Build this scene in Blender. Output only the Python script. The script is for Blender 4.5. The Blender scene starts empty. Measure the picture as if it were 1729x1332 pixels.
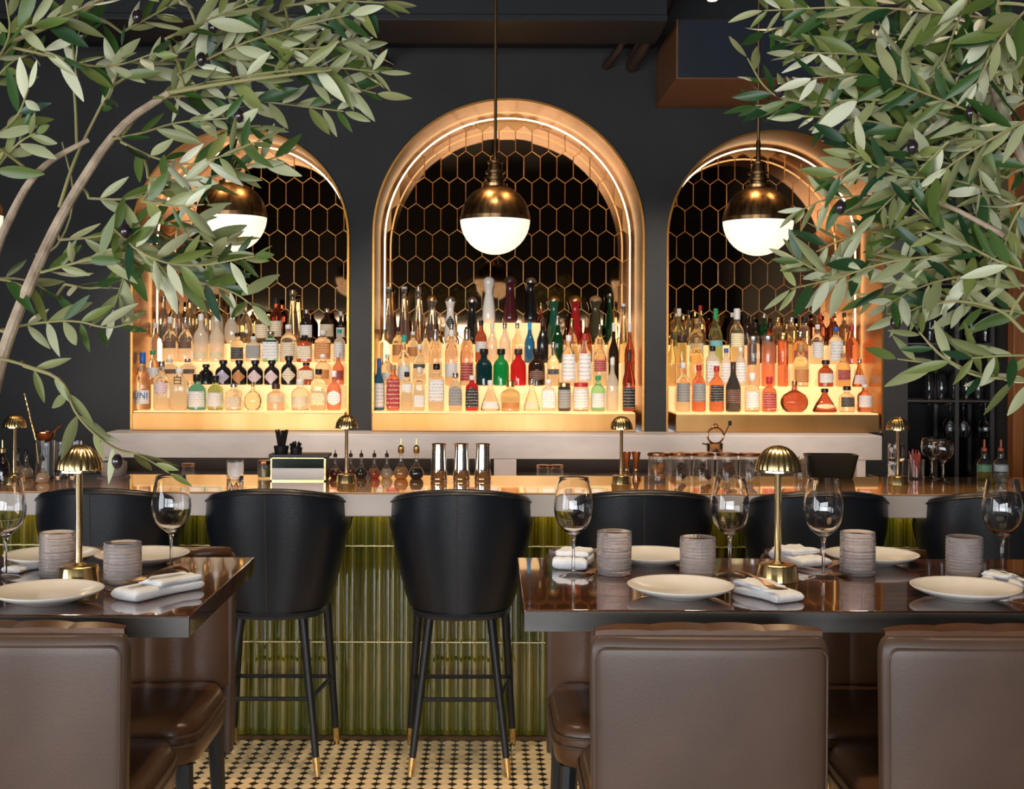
import bpy, math, random
import numpy as np
from mathutils import Vector, Matrix

random.seed(11)
C = bpy.context.scene
COL = C.collection
PI = math.pi
R = math.radians

# ---------------------------------------------------------------- camera
F, VX, VY, HC = 2100.0, 825.0, 588.0, 1.636      # focal length in pixels, vanishing point, eye height
ROLL = 0.0035
cam = bpy.data.cameras.new('camera')
cam.sensor_width = 36.0
cam.lens = 36.0 * F / 1729.0
cam.shift_x = (864.5 - VX) / 1729.0
cam.shift_y = -(666.0 - VY) / 1729.0
cam.clip_start = 0.05
co = bpy.data.objects.new('camera', cam)
COL.objects.link(co)
co.matrix_world = Matrix.Translation((0, 0, HC)) @ Matrix.Rotation(R(90), 4, 'X') @ Matrix.Rotation(ROLL, 4, 'Z')
C.camera = co

# ---------------------------------------------------------------- view, world, big lights
C.view_settings.view_transform = 'Standard'
C.view_settings.look = 'None'
C.view_settings.gamma = 1.0
C.view_settings.use_curve_mapping = False
C.view_settings.exposure = 0.0
C.cycles.max_bounces = 12
C.cycles.transmission_bounces = 12
C.cycles.transparent_max_bounces = 24
C.cycles.glossy_bounces = 6
C.cycles.caustics_reflective = False
C.cycles.caustics_refractive = False
C.cycles.sample_clamp_indirect = 6.0
w = bpy.data.worlds.new('World')
C.world = w
w.use_nodes = True
w.node_tree.nodes['Background'].inputs[0].default_value = (0.70, 0.82, 1.0, 1)
w.node_tree.nodes['Background'].inputs[1].default_value = 0.6


def area(name, loc, rot, sx, sy, e, col):
    l = bpy.data.lights.new(name, 'AREA')
    l.shape = 'RECTANGLE'
    l.size, l.size_y, l.energy, l.color = sx, sy, e, col
    o = bpy.data.objects.new(name, l)
    o.location = loc
    o.rotation_euler = rot
    COL.objects.link(o)
    return o


def spot(name, loc, e, col, ang=95, blend=0.7, aim=None, rad=0.05):
    l = bpy.data.lights.new(name, 'SPOT')
    l.energy, l.color, l.spot_size, l.spot_blend, l.shadow_soft_size = e, col, R(ang), blend, rad
    o = bpy.data.objects.new(name, l)
    o.location = loc
    if aim is not None:
        o.rotation_euler = (Vector(aim) - Vector(loc)).to_track_quat('-Z', 'Y').to_euler()
    COL.objects.link(o)
    return o


DAY = (0.90, 0.95, 1.0)
WARM = (1.0, 0.72, 0.42)
area('daylight', (-0.9, -3.75, 1.2), (R(90), 0, 0), 6.4, 1.75, 520, DAY)
area('daylight', (-4.25, -0.4, 1.25), (0, R(-90), 0), 1.75, 4.6, 230, DAY)
for sx_, sy_, se in ((-1.5, 3.1, 110), (0.0, 3.9, 120), (0.6, 3.0, 100), (1.6, 3.1, 110)):
    spot('downlight', (sx_, sy_, 4.1), se, (1.0, 0.79, 0.55), 80)
for sx_ in (-1.5, -0.2, 1.0, 2.1):  # added spots without fixtures, brightening the ledge and bottle fronts
    spot('aisle_fill_spot', (sx_, 5.55, 3.2), 165, (1.0, 0.84, 0.68), 56, aim=(sx_, 6.9, 1.35), blend=0.8)
for sx_ in (-1.7, -0.4, 0.9, 2.1):
    spot('bar_downlight', (sx_, 5.22, 4.1), 240, (1.0, 0.60, 0.28), 62, aim=(sx_, 5.22, 1.07), blend=0.5)

# ---------------------------------------------------------------- pixel helpers (real positions at real depths)


def at(px, py, Y):
    x = (px - VX) + ROLL * (py - VY)
    y = (py - VY) - ROLL * (px - VX)
    return Vector((x / F * Y, Y, HC - y / F * Y))


def on(px, py, z):
    y = (py - VY) - ROLL * (px - VX)
    Y = F * (HC - z) / y
    return at(px, py, Y)


def onT(px, py): return on(px, py, 1.05)
def onB(px, py): return on(px, py, 1.07)


# ---------------------------------------------------------------- materials
_mc = {}


def nodes(name):
    m = bpy.data.materials.new(name)
    m.use_nodes = True
    nt = m.node_tree
    return m, nt, nt.nodes['Principled BSDF']


def P(name, base, rough=0.5, metal=0.0, trans=0.0, coat=0.0, ior=1.45, emis=None, es=0.0, spec=0.5,
      noise=None, bump=None, alt=None, stretch=(1, 1, 1), aniso=0.0, coat_r=0.06, coat_ior=0.0):
    """Principled material; noise=(scale, amount of the alt colour), bump=(scale, strength)."""
    if name in _mc:
        return _mc[name]
    m, nt, b = nodes(name)
    b.inputs['Base Color'].default_value = (*base, 1)
    b.inputs['Roughness'].default_value = rough
    b.inputs['Metallic'].default_value = metal
    b.inputs['Transmission Weight'].default_value = trans
    b.inputs['Coat Weight'].default_value = coat
    b.inputs['Coat Roughness'].default_value = coat_r
    b.inputs['IOR'].default_value = ior
    if coat_ior: b.inputs['Coat IOR'].default_value = coat_ior
    b.inputs['Specular IOR Level'].default_value = spec
    if aniso:
        b.inputs['Anisotropic'].default_value = aniso
    if emis:
        b.inputs['Emission Color'].default_value = (*emis, 1)
        b.inputs['Emission Strength'].default_value = es
    if noise or bump:
        tc = nt.nodes.new('ShaderNodeTexCoord')
        mp = nt.nodes.new('ShaderNodeMapping')
        mp.inputs['Scale'].default_value = stretch
        nt.links.new(tc.outputs['Object'], mp.inputs['Vector'])
    if noise:
        n = nt.nodes.new('ShaderNodeTexNoise')
        n.inputs['Scale'].default_value = noise[0]
        n.inputs['Detail'].default_value = 6
        nt.links.new(mp.outputs[0], n.inputs['Vector'])
        rp = nt.nodes.new('ShaderNodeValToRGB')
        rp.color_ramp.elements[0].position = 0.35
        rp.color_ramp.elements[1].position = 0.68
        rp.color_ramp.elements[0].color = (*base, 1)
        a = alt or tuple(c * 1.5 for c in base)
        k = noise[1]
        rp.color_ramp.elements[1].color = (*[base[i] * (1 - k) + a[i] * k for i in range(3)], 1)
        nt.links.new(n.outputs['Fac'], rp.inputs[0])
        nt.links.new(rp.outputs[0], b.inputs['Base Color'])
    if bump:
        n2 = nt.nodes.new('ShaderNodeTexNoise')
        n2.inputs['Scale'].default_value = bump[0]
        n2.inputs['Detail'].default_value = 4
        nt.links.new(mp.outputs[0], n2.inputs['Vector'])
        bp = nt.nodes.new('ShaderNodeBump')
        bp.inputs['Strength'].default_value = bump[1]
        bp.inputs['Distance'].default_value = 0.01
        nt.links.new(n2.outputs['Fac'], bp.inputs['Height'])
        nt.links.new(bp.outputs[0], b.inputs['Normal'])
    _mc[name] = m
    return m


def thin_glass(name, col, dens=0.08, rough=0.03, refl=0.9):
    """Thin walled tinted glass: tinted see-through + a share of scattering + mirror gloss at grazing angles."""
    if name in _mc:
        return _mc[name]
    m, nt, b = nodes(name)
    nt.nodes.remove(b)
    out = nt.nodes['Material Output']
    tr = nt.nodes.new('ShaderNodeBsdfTransparent')
    tr.inputs[0].default_value = (*col, 1)
    tl = nt.nodes.new('ShaderNodeBsdfTranslucent')
    tl.inputs[0].default_value = (*col, 1)
    df = nt.nodes.new('ShaderNodeBsdfDiffuse')
    df.inputs[0].default_value = (*col, 1)
    sc = nt.nodes.new('ShaderNodeMixShader')
    sc.inputs[0].default_value = 0.45
    nt.links.new(tl.outputs[0], sc.inputs[1])
    nt.links.new(df.outputs[0], sc.inputs[2])
    mx = nt.nodes.new('ShaderNodeMixShader')
    mx.inputs[0].default_value = dens
    nt.links.new(tr.outputs[0], mx.inputs[1])
    nt.links.new(sc.outputs[0], mx.inputs[2])
    lw = nt.nodes.new('ShaderNodeLayerWeight')
    lw.inputs[0].default_value = 0.5
    pw = nt.nodes.new('ShaderNodeMath'); pw.operation = 'POWER'; pw.inputs[1].default_value = 3.0
    nt.links.new(lw.outputs['Facing'], pw.inputs[0])
    ma = nt.nodes.new('ShaderNodeMath'); ma.operation = 'MULTIPLY_ADD'
    ma.inputs[1].default_value = refl * 0.75
    ma.inputs[2].default_value = 0.05
    nt.links.new(pw.outputs[0], ma.inputs[0])
    gl = nt.nodes.new('ShaderNodeBsdfGlossy')
    gl.inputs['Roughness'].default_value = rough
    gl.inputs['Color'].default_value = (1, 1, 1, 1)
    fx = nt.nodes.new('ShaderNodeMixShader')
    nt.links.new(ma.outputs[0], fx.inputs[0])
    nt.links.new(mx.outputs[0], fx.inputs[1])
    nt.links.new(gl.outputs[0], fx.inputs[2])
    nt.links.new(fx.outputs[0], out.inputs['Surface'])
    _mc[name] = m
    return m


def label_mat(col, ink):
    """Paper label with bands of small illegible print."""
    name = 'label_%02x%02x%02x_%02x' % (*[int(c * 255) for c in col], int(sum(ink) * 85))
    if name in _mc:
        return _mc[name]
    m, nt, b = nodes(name)
    b.inputs['Roughness'].default_value = 0.55
    tc = nt.nodes.new('ShaderNodeTexCoord')
    mp = nt.nodes.new('ShaderNodeMapping')
    mp.inputs['Scale'].default_value = (1, 1, 1)
    nt.links.new(tc.outputs['Generated'], mp.inputs[0])
    sp = nt.nodes.new('ShaderNodeSeparateXYZ')
    nt.links.new(mp.outputs[0], sp.inputs[0])
    wv = nt.nodes.new('ShaderNodeMath'); wv.operation = 'SINE'
    mu = nt.nodes.new('ShaderNodeMath'); mu.operation = 'MULTIPLY'; mu.inputs[1].default_value = 42
    nt.links.new(sp.outputs['Z'], mu.inputs[0]); nt.links.new(mu.outputs[0], wv.inputs[0])
    gt = nt.nodes.new('ShaderNodeMath'); gt.operation = 'GREATER_THAN'; gt.inputs[1].default_value = 0.35
    nt.links.new(wv.outputs[0], gt.inputs[0])
    n = nt.nodes.new('ShaderNodeTexNoise'); n.inputs['Scale'].default_value = 17
    m2 = nt.nodes.new('ShaderNodeMapping'); m2.inputs['Scale'].default_value = (2.2, 0.2, 0.7)
    nt.links.new(tc.outputs['Generated'], m2.inputs[0]); nt.links.new(m2.outputs[0], n.inputs['Vector'])
    g2 = nt.nodes.new('ShaderNodeMath'); g2.operation = 'GREATER_THAN'; g2.inputs[1].default_value = 0.53
    nt.links.new(n.outputs['Fac'], g2.inputs[0])
    an = nt.nodes.new('ShaderNodeMath'); an.operation = 'MULTIPLY'
    nt.links.new(gt.outputs[0], an.inputs[0]); nt.links.new(g2.outputs[0], an.inputs[1])
    mix = nt.nodes.new('ShaderNodeMix'); mix.data_type = 'RGBA'
    mix.inputs[6].default_value = (*col, 1); mix.inputs[7].default_value = (*ink, 1)
    nt.links.new(an.outputs[0], mix.inputs[0])
    nt.links.new(mix.outputs[2], b.inputs['Base Color'])
    tl = nt.nodes.new('ShaderNodeBsdfTranslucent'); nt.links.new(mix.outputs[2], tl.inputs[0])
    ms = nt.nodes.new('ShaderNodeMixShader'); ms.inputs[0].default_value = 0.12
    nt.links.new(b.outputs[0], ms.inputs[1]); nt.links.new(tl.outputs[0], ms.inputs[2])
    nt.links.new(ms.outputs[0], nt.nodes['Material Output'].inputs['Surface'])
    _mc[name] = m
    return m


def emit(name, col, s):
    if name in _mc:
        return _mc[name]
    m, nt, b = nodes(name)
    b.inputs['Base Color'].default_value = (*col, 1)
    b.inputs['Roughness'].default_value = 0.4
    b.inputs['Emission Color'].default_value = (*col, 1)
    b.inputs['Emission Strength'].default_value = s
    _mc[name] = m
    return m


WALL = P('charcoal_paint', (0.027, 0.0265, 0.027), 0.65, noise=(3, 0.6), bump=(60, 0.08))
CEIL = P('black_ceiling_paint', (0.010, 0.010, 0.011), 0.8, noise=(5, 0.5))
BEAM = P('black_beam_paint', (0.013, 0.013, 0.015), 0.45, noise=(4, 0.5))
PIPE = P('dark_pipe_paint', (0.035, 0.022, 0.017), 0.45, noise=(12, 0.6))
DUCTB = P('warm_lit_duct', (0.16, 0.072, 0.03), 0.5, noise=(6, 0.5))  # warm niche light on duct side and underside put into the colour
DUCTF = P('navy_duct_paint', (0.009, 0.014, 0.024), 0.5, noise=(5, 0.5))
BRASS = P('polished_brass', (0.86, 0.62, 0.28), 0.24, 1.0, noise=(14, 0.4), alt=(0.72, 0.47, 0.18))
BRASS_L = P('pale_brass', (0.90, 0.70, 0.38), 0.14, 1.0)
BRASS_D = P('reflection_streaked_brass', (0.50, 0.30, 0.13), 0.30, 1.0, noise=(60, 1.0), alt=(0.16, 0.085, 0.04), stretch=(1, 1, 0.03))  # vertical reflection streaks painted into the brass colour
GOLD = P('brushed_gold', (0.55, 0.25, 0.05), 0.30, 1.0, noise=(9, 0.5), alt=(0.36, 0.17, 0.05), stretch=(1, 1, 6))
FASCIA = P('brushed_gold_fascia', (0.47, 0.21, 0.055), 0.33, 1.0, noise=(2.2, 0.9), alt=(0.62, 0.36, 0.155), stretch=(1, 1, 0.1))
COPPER = P('copper', (0.62, 0.31, 0.17), 0.22, 1.0, noise=(20, 0.4))
STEEL = P('mirror_steel', (0.75, 0.70, 0.62), 0.09, 1.0)
TILE = P('smoked_mirror', (0.34, 0.21, 0.115), 0.035, 1.0, noise=(2.2, 0.5), alt=(0.24, 0.13, 0.06))
TILE_EDGE = P('mirror_edge', (0.88, 0.62, 0.34), 0.2, 1.0)
BACKING = P('dark_brass_backing', (0.40, 0.23, 0.09), 0.3, 1.0)
LED = emit('warm_led', (1.0, 0.76, 0.45), 3.6)
STEP = emit('lit_acrylic', (1.0, 0.61, 0.27), 0.68)
OPAL = emit('lit_opal_glass', (1.0, 0.87, 0.70), 0.97)
BLK_LEATHER = P('black_leather', (0.0075, 0.0105, 0.016), 0.30, noise=(8, 0.5), bump=(220, 0.10))
BLK_METAL = P('black_metal', (0.010, 0.011, 0.013), 0.4, noise=(20, 0.4))
BRN = P('brown_leather', (0.085, 0.047, 0.030), 0.40, noise=(5, 0.9), alt=(0.062, 0.034, 0.021), bump=(160, 0.03))
BRN_IN = P('tan_leather', (0.12, 0.052, 0.022), 0.30, noise=(6, 0.9), alt=(0.065, 0.026, 0.011), bump=(120, 0.04))
THREAD = P('seam_thread', (0.05, 0.035, 0.03), 0.6)
WOOD = P('dark_walnut', (0.040, 0.014, 0.006), 0.10, coat=1.0, noise=(5, 1.0), alt=(0.13, 0.042, 0.012), stretch=(0.35, 6, 6), coat_r=0.03, coat_ior=1.85)
WOODE = P('daylit_walnut_edge', (0.055, 0.047, 0.040), 0.38, noise=(5, 0.8), alt=(0.10, 0.09, 0.08), stretch=(0.5, 4, 6))  # daylight on the dark walnut edge painted in as grey
ORANGE_WOOD = P('orange_wood', (0.28, 0.10, 0.028), 0.4, noise=(8, 0.8), alt=(0.17, 0.055, 0.014), stretch=(6, 6, 0.4))
MARBLE = P('pale_marble', (0.55, 0.50, 0.47), 0.06, coat=1.0, coat_r=0.04, noise=(2.6, 0.9), alt=(0.70, 0.65, 0.61))
LEDGE = P('grey_marble', (0.60, 0.53, 0.50), 0.35, noise=(3.5, 0.9), alt=(0.72, 0.66, 0.63), stretch=(1, 1, 3))
GREEN = P('olive_glaze', (0.165, 0.150, 0.008), 0.06, coat=1.0, coat_r=0.03, coat_ior=2.0, noise=(5, 0.6), alt=(0.09, 0.09, 0.008), stretch=(6, 6, 0.7))
_nt = GREEN.node_tree; _b = _nt.nodes['Principled BSDF']; _src = _b.inputs['Base Color'].links[0].from_socket
_oi = _nt.nodes.new('ShaderNodeObjectInfo'); _rp = _nt.nodes.new('ShaderNodeValToRGB'); _mx = _nt.nodes.new('ShaderNodeMix'); _mx.data_type = 'RGBA'; _mx.blend_type = 'MULTIPLY'; _mx.inputs[0].default_value = 1.0
_rp.color_ramp.elements[0].color = (0.55, 0.72, 0.9, 1); _rp.color_ramp.elements[1].color = (1.25, 1.1, 0.8, 1)
_nt.links.new(_oi.outputs['Random'], _rp.inputs[0]); _nt.links.new(_rp.outputs[0], _mx.inputs[6]); _nt.links.new(_src, _mx.inputs[7]); _nt.links.new(_mx.outputs[2], _b.inputs['Base Color'])
GROUT = P('dark_grout', (0.04, 0.04, 0.02), 0.8)
GROUTL = P('brass_joint', (0.75, 0.66, 0.35), 0.4, 0.6)
CREAM = P('cream_tile', (0.90, 0.71, 0.44), 0.35, noise=(7, 0.7), alt=(0.74, 0.55, 0.32))
DOT = P('black_tile', (0.014, 0.008, 0.007), 0.3)
FGROUT = P('floor_grout', (0.16, 0.10, 0.06), 0.8, noise=(30, 0.5))
CHINA = P('cream_china', (0.80, 0.76, 0.70), 0.16, coat=0.4, noise=(25, 0.3), alt=(0.72, 0.63, 0.52))
LINEN = P('white_linen', (0.78, 0.77, 0.77), 0.85, noise=(60, 0.5), alt=(0.66, 0.65, 0.65), bump=(260, 0.25))
GLASS = P('clear_glass', (1, 1, 1), 0.0, trans=1.0, ior=1.45)
RIBGLASS = P('ribbed_rose_glass', (0.98, 0.88, 0.85), 0.05, trans=0.80, ior=1.30)
THIN = thin_glass('thin_clear_glass', (0.95, 0.93, 0.90), 0.03)
PLASTIC = P('black_plastic', (0.010, 0.010, 0.011), 0.35)
WHITE = P('white_card', (0.80, 0.80, 0.78), 0.5)
DARKMIRROR = P('dark_mirror_panel', (0.10, 0.12, 0.10), 0.1, 1.0)
BARK = P('olive_bark', (0.46, 0.35, 0.24), 0.8, noise=(25, 0.9), alt=(0.20, 0.14, 0.09), bump=(60, 0.4))
TWIG = P('green_twig', (0.22, 0.22, 0.07), 0.7, noise=(20, 0.8), alt=(0.30, 0.22, 0.11))
OLIVE = P('ripe_olive', (0.022, 0.012, 0.016), 0.2, coat=0.4)
POT = P('dark_stoneware', (0.05, 0.05, 0.05), 0.6, noise=(10, 0.5))
SOIL = P('soil', (0.03, 0.02, 0.012), 0.9, noise=(40, 0.8))


def leaf_material(name):
    m, nt, b = nodes(name)
    b.inputs['Roughness'].default_value = 0.42
    oi = nt.nodes.new('ShaderNodeObjectInfo')
    gm = nt.nodes.new('ShaderNodeNewGeometry')
    ad = nt.nodes.new('ShaderNodeMath'); ad.operation = 'ADD'
    nt.links.new(oi.outputs['Random'], ad.inputs[0]); nt.links.new(gm.outputs['Random Per Island'], ad.inputs[1])
    fr = nt.nodes.new('ShaderNodeMath'); fr.operation = 'FRACT'
    nt.links.new(ad.outputs[0], fr.inputs[0])
    top = nt.nodes.new('ShaderNodeValToRGB'); und = nt.nodes.new('ShaderNodeValToRGB')
    for rp, cols in ((top, ((0.010, 0.040, 0.014), (0.035, 0.085, 0.014), (0.12, 0.155, 0.03), (0.24, 0.25, 0.075))),
                     (und, ((0.14, 0.155, 0.05), (0.27, 0.28, 0.12), (0.40, 0.41, 0.23), (0.60, 0.60, 0.42)))):
        e = rp.color_ramp.elements
        e[0].position, e[1].position = 0.0, 1.0
        e[0].color, e[1].color = (*cols[0], 1), (*cols[3], 1)
        for p, c in ((0.35, cols[1]), (0.7, cols[2])):
            q = e.new(p); q.color = (*c, 1)
        nt.links.new(fr.outputs[0], rp.inputs[0])
    mix = nt.nodes.new('ShaderNodeMix'); mix.data_type = 'RGBA'
    nt.links.new(gm.outputs['Backfacing'], mix.inputs[0])
    nt.links.new(top.outputs[0], mix.inputs[6]); nt.links.new(und.outputs[0], mix.inputs[7])
    nt.links.new(mix.outputs[2], b.inputs['Base Color'])
    tl = nt.nodes.new('ShaderNodeBsdfTranslucent')
    nt.links.new(mix.outputs[2], tl.inputs[0])
    ms = nt.nodes.new('ShaderNodeMixShader'); ms.inputs[0].default_value = 0.14
    nt.links.new(b.outputs[0], ms.inputs[1]); nt.links.new(tl.outputs[0], ms.inputs[2])
    nt.links.new(ms.outputs[0], nt.nodes['Material Output'].inputs['Surface'])
    return m


LEAF = leaf_material('olive_leaf')

# ---------------------------------------------------------------- mesh builder


class MB:
    def __init__(self):
        self.v, self.f, self.m = [], [], []

    def add(self, vs, fs, mi=0):
        o = len(self.v)
        self.v.extend(tuple(p) for p in vs)
        for q in fs:
            self.f.append([i + o for i in q]); self.m.append(mi)
        return self

    def box(self, x0, x1, y0, y1, z0, z1, mi=0):
        vs = [(x, y, z) for x in (x0, x1) for y in (y0, y1) for z in (z0, z1)]
        return self.add(vs, [(0, 1, 3, 2), (4, 6, 7, 5), (0, 4, 5, 1), (2, 3, 7, 6), (0, 2, 6, 4), (1, 5, 7, 3)], mi)

    def lathe(self, prof, seg=24, c=(0, 0, 0), n=2.0, sx=1.0, sy=1.0, flute=None, caps=(True, True), mi=0):
        vs, fs = [], []
        for r, z in prof:
            for k in range(seg):
                a = 2 * PI * k / seg
                ca, sa = math.cos(a), math.sin(a)
                q = r
                if n != 2.0:
                    q = r / (abs(ca) ** n + abs(sa) ** n) ** (1 / n)
                if flute:
                    q *= 1 - flute[1] * (0.5 - 0.5 * math.cos(flute[0] * a)) ** 2
                vs.append((c[0] + q * ca * sx, c[1] + q * sa * sy, c[2] + z))
        L = len(prof)
        for i in range(L - 1):
            for k in range(seg):
                k2 = (k + 1) % seg
                fs.append((i * seg + k, i * seg + k2, (i + 1) * seg + k2, (i + 1) * seg + k))
        if caps[0] and prof[0][0] > 1e-6:
            fs.append(tuple(range(seg))[::-1])
        if caps[1] and prof[-1][0] > 1e-6:
            fs.append(tuple((L - 1) * seg + k for k in range(seg)))
        return self.add(vs, fs, mi)

    def tube(self, pts, rad, seg=8, caps=True, closed=False, mi=0):
        pts = [Vector(p) for p in pts]
        n = len(pts)
        rads = rad if isinstance(rad, (list, tuple)) else [rad] * n
        vs, fs = [], []
        up = None
        for i, p in enumerate(pts):
            if closed:
                t = pts[(i + 1) % n] - pts[i - 1]
            else:
                t = pts[min(i + 1, n - 1)] - pts[max(i - 1, 0)]
            t = t.normalized() if t.length > 1e-9 else Vector((0, 0, 1))
            if up is None:
                up = Vector((0, 0, 1)) if abs(t.z) < 0.9 else Vector((0, 1, 0))
            a = (up - t * up.dot(t)).normalized()
            b = t.cross(a)
            up = a
            for k in range(seg):
                g = 2 * PI * k / seg
                vs.append(p + (a * math.cos(g) + b * math.sin(g)) * rads[i])
        m = n if closed else n - 1
        for i in range(m):
            j = (i + 1) % n
            for k in range(seg):
                k2 = (k + 1) % seg
                fs.append((i * seg + k, i * seg + k2, j * seg + k2, j * seg + k))
        if caps and not closed:
            fs.append(tuple(range(seg))[::-1])
            fs.append(tuple((n - 1) * seg + k for k in range(seg)))
        return self.add(vs, fs, mi)

    def grid(self, fn, nu, nv, close_u=False, mi=0, flip=False):
        vs = [fn(i / (nu if close_u else nu - 1), j / (nv - 1)) for i in range(nu) for j in range(nv)]
        fs = []
        for i in range(nu if close_u else nu - 1):
            i2 = (i + 1) % nu
            for j in range(nv - 1):
                q = (i * nv + j, i2 * nv + j, i2 * nv + j + 1, i * nv + j + 1)
                fs.append(q[::-1] if flip else q)
        return self.add(vs, fs, mi)

    def mesh(self, name, mats, sharp=38):
        me = bpy.data.meshes.new(name)
        me.from_pydata(self.v, [], self.f)
        for m in (mats if isinstance(mats, (list, tuple)) else [mats]):
            me.materials.append(m)
        if any(self.m):
            me.polygons.foreach_set('material_index', self.m)
        me.polygons.foreach_set('use_smooth', [True] * len(me.polygons))
        me.set_sharp_from_angle(angle=R(sharp))
        me.update()
        return me


def link(o, parent=None):
    COL.objects.link(o)
    if parent is not None:
        o.parent = parent
    return o


def part(name, mb, mats, parent, label=None, bevel=0.0, sharp=38, loc=None, kind=None):
    o = link(bpy.data.objects.new(name, mb.mesh(name, mats, sharp) if isinstance(mb, MB) else mb), parent)
    if label: o['label'] = label
    if loc is not None: o.location = loc
    if kind: o['kind'] = kind
    if bevel:
        b = o.modifiers.new('bevel', 'BEVEL'); b.width = bevel; b.segments = 3; b.limit_method = 'ANGLE'
        b.harden_normals = False
    return o


def thing(name, label, cat, loc=(0, 0, 0), rz=0.0, group=None):
    o = link(bpy.data.objects.new(name, None))
    o.empty_display_size = 0.05
    o.location = loc; o.rotation_euler = (0, 0, rz)
    o['label'] = label; o['category'] = cat
    if group: o['group'] = group
    return o


def solo(name, mb, mats, label, cat, loc=(0, 0, 0), rz=0.0, group=None, bevel=0.0, sharp=38):
    o = part(name, mb, mats, None, label, bevel, sharp, loc)
    o.rotation_euler = (0, 0, rz)
    o['category'] = cat
    if group: o['group'] = group
    return o


def struct(name, mb, mats, bevel=0.0, parent=None, sharp=38):
    o = part(name, mb, mats, parent, None, bevel, sharp)
    if parent is None: o['kind'] = 'structure'
    return o


def dup(o, label=None, loc=None, rz=None, parent=None):
    c = o.copy()
    link(c, parent)
    if label: c['label'] = label
    if loc is not None: c.location = loc
    if rz is not None: c.rotation_euler = (0, 0, rz)
    for ch in list(o.children):
        d = dup(ch, parent=c)
        d.matrix_parent_inverse = ch.matrix_parent_inverse.copy()
    return c


ORD = ['first', 'second', 'third', 'fourth', 'fifth', 'sixth', 'seventh', 'eighth', 'ninth', 'tenth', 'eleventh', 'twelfth',
       'thirteenth', 'fourteenth', 'fifteenth', 'sixteenth', 'seventeenth', 'eighteenth', 'nineteenth', 'twentieth',
       'twenty-first', 'twenty-second', 'twenty-third', 'twenty-fourth']

# ================================================================ SETTING
XL, XR, YF, YB, ZT = -4.0, 3.6, -3.5, 7.0, 4.3
# arches: x0, x1, top z at the wall face
ARCH = [(-2.000, -0.797, 2.856), (-0.643, 0.863, 3.030), (1.010, 2.207, 2.856)]
SILL = 1.168
CAB = (2.36, 2.935, 0.0, 3.0)


def arch_top(a, x):
    x0, x1, zt = a
    r = (x1 - x0) / 2; xc = (x0 + x1) / 2
    d = max(0.0, r * r - (x - xc) ** 2)
    return zt - r + math.sqrt(d)


mb = MB()
xs = [XL]
for a in ARCH:
    xs += [a[0] + (a[1] - a[0]) * (0.5 - 0.5 * math.cos(PI * k / 48)) for k in range(49)]
xs += [CAB[0], CAB[1], XR]
for x0, x1 in zip(xs, xs[1:]):
    xm = (x0 + x1) / 2
    hole = None
    for a in ARCH:
        if a[0] < xm < a[1]:
            hole = (SILL, SILL, arch_top(a, x0), arch_top(a, x1))
    if CAB[0] < xm < CAB[1]:
        hole = (CAB[2], CAB[2], CAB[3], CAB[3])
    if hole is None:
        mb.add([(x0, YB, 0), (x1, YB, 0), (x1, YB, ZT), (x0, YB, ZT)], [(0, 1, 2, 3)])
    else:
        mb.add([(x0, YB, 0), (x1, YB, 0), (x1, YB, hole[1]), (x0, YB, hole[0])], [(0, 1, 2, 3)])
        mb.add([(x0, YB, hole[2]), (x1, YB, hole[3]), (x1, YB, ZT), (x0, YB, ZT)], [(0, 1, 2, 3)])
struct('wall_back', mb, WALL)
mb = MB(); mb.box(XR, XR + .1, YF, 8.0, 0, ZT); struct('wall_right', mb, WALL)
mb = MB()
mb.box(XL - .1, XL, YF, -2.6, 0, ZT); mb.box(XL - .1, XL, 1.8, 8.0, 0, ZT)
mb.box(XL - .1, XL, -2.6, 1.8, 0, 0.4); mb.box(XL - .1, XL, -2.6, 1.8, 2.08, ZT)
struct('wall_left', mb, WALL)
mb = MB()
mb.box(XL, -3.9, YF - .1, YF, 0, ZT); mb.box(2.1, XR, YF - .1, YF, 0, ZT)
mb.box(-3.9, 2.1, YF - .1, YF, 0, 0.4); mb.box(-3.9, 2.1, YF - .1, YF, 2.08, ZT)
struct('wall_front', mb, WALL)
mb = MB(); mb.box(XL, XR, YF, 8.0, ZT, ZT + .1); struct('ceiling', mb, CEIL)
# windows behind the camera: dark mullioned frames
wf = MB(); wf.box(-3.9, 2.1, YF - .08, YF - .02, 2.03, 2.08); wf.box(-3.9, 2.1, YF - .08, YF - .02, 0.4, 0.46)
win = struct('window_1', wf, BLK_METAL)
for k in range(9):
    x = -3.9 + 6.0 * k / 8
    m_ = MB(); m_.box(x - .035, x + .035, YF - .08, YF - .02, 0.4, 2.08); part('mullion', m_, BLK_METAL, win)
m_ = MB(); m_.box(-3.9, 2.1, YF - .075, YF - .025, 1.42, 1.46); part('transom', m_, BLK_METAL, win)
wf = MB(); wf.box(XL - .08, XL - .02, -2.6, 1.8, 2.03, 2.08); wf.box(XL - .08, XL - .02, -2.6, 1.8, 0.4, 0.46)
win = struct('window_2', wf, BLK_METAL)
for k in range(6):
    y = -2.6 + 4.4 * k / 5
    m_ = MB(); m_.box(XL - .08, XL - .02, y - .035, y + .035, 0.4, 2.08); part('mullion', m_, BLK_METAL, win)

# ---- floor: cream octagons with black dots
fl = MB(); fl.box(XL, XR, YF, 8.0, -0.05, 0.0)
floor = struct('floor', fl, FGROUT)
p_ = 0.0572


def octagon(cx, cy, h=0.003):
    s = p_ / 2 - 0.0016; c = p_ * 0.345
    pts = [(s, -s + c), (s, s - c), (s - c, s), (-s + c, s), (-s, s - c), (-s, -s + c), (-s + c, -s), (s - c, -s)]
    return [(cx + x, cy + y) for x, y in pts], h


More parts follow.
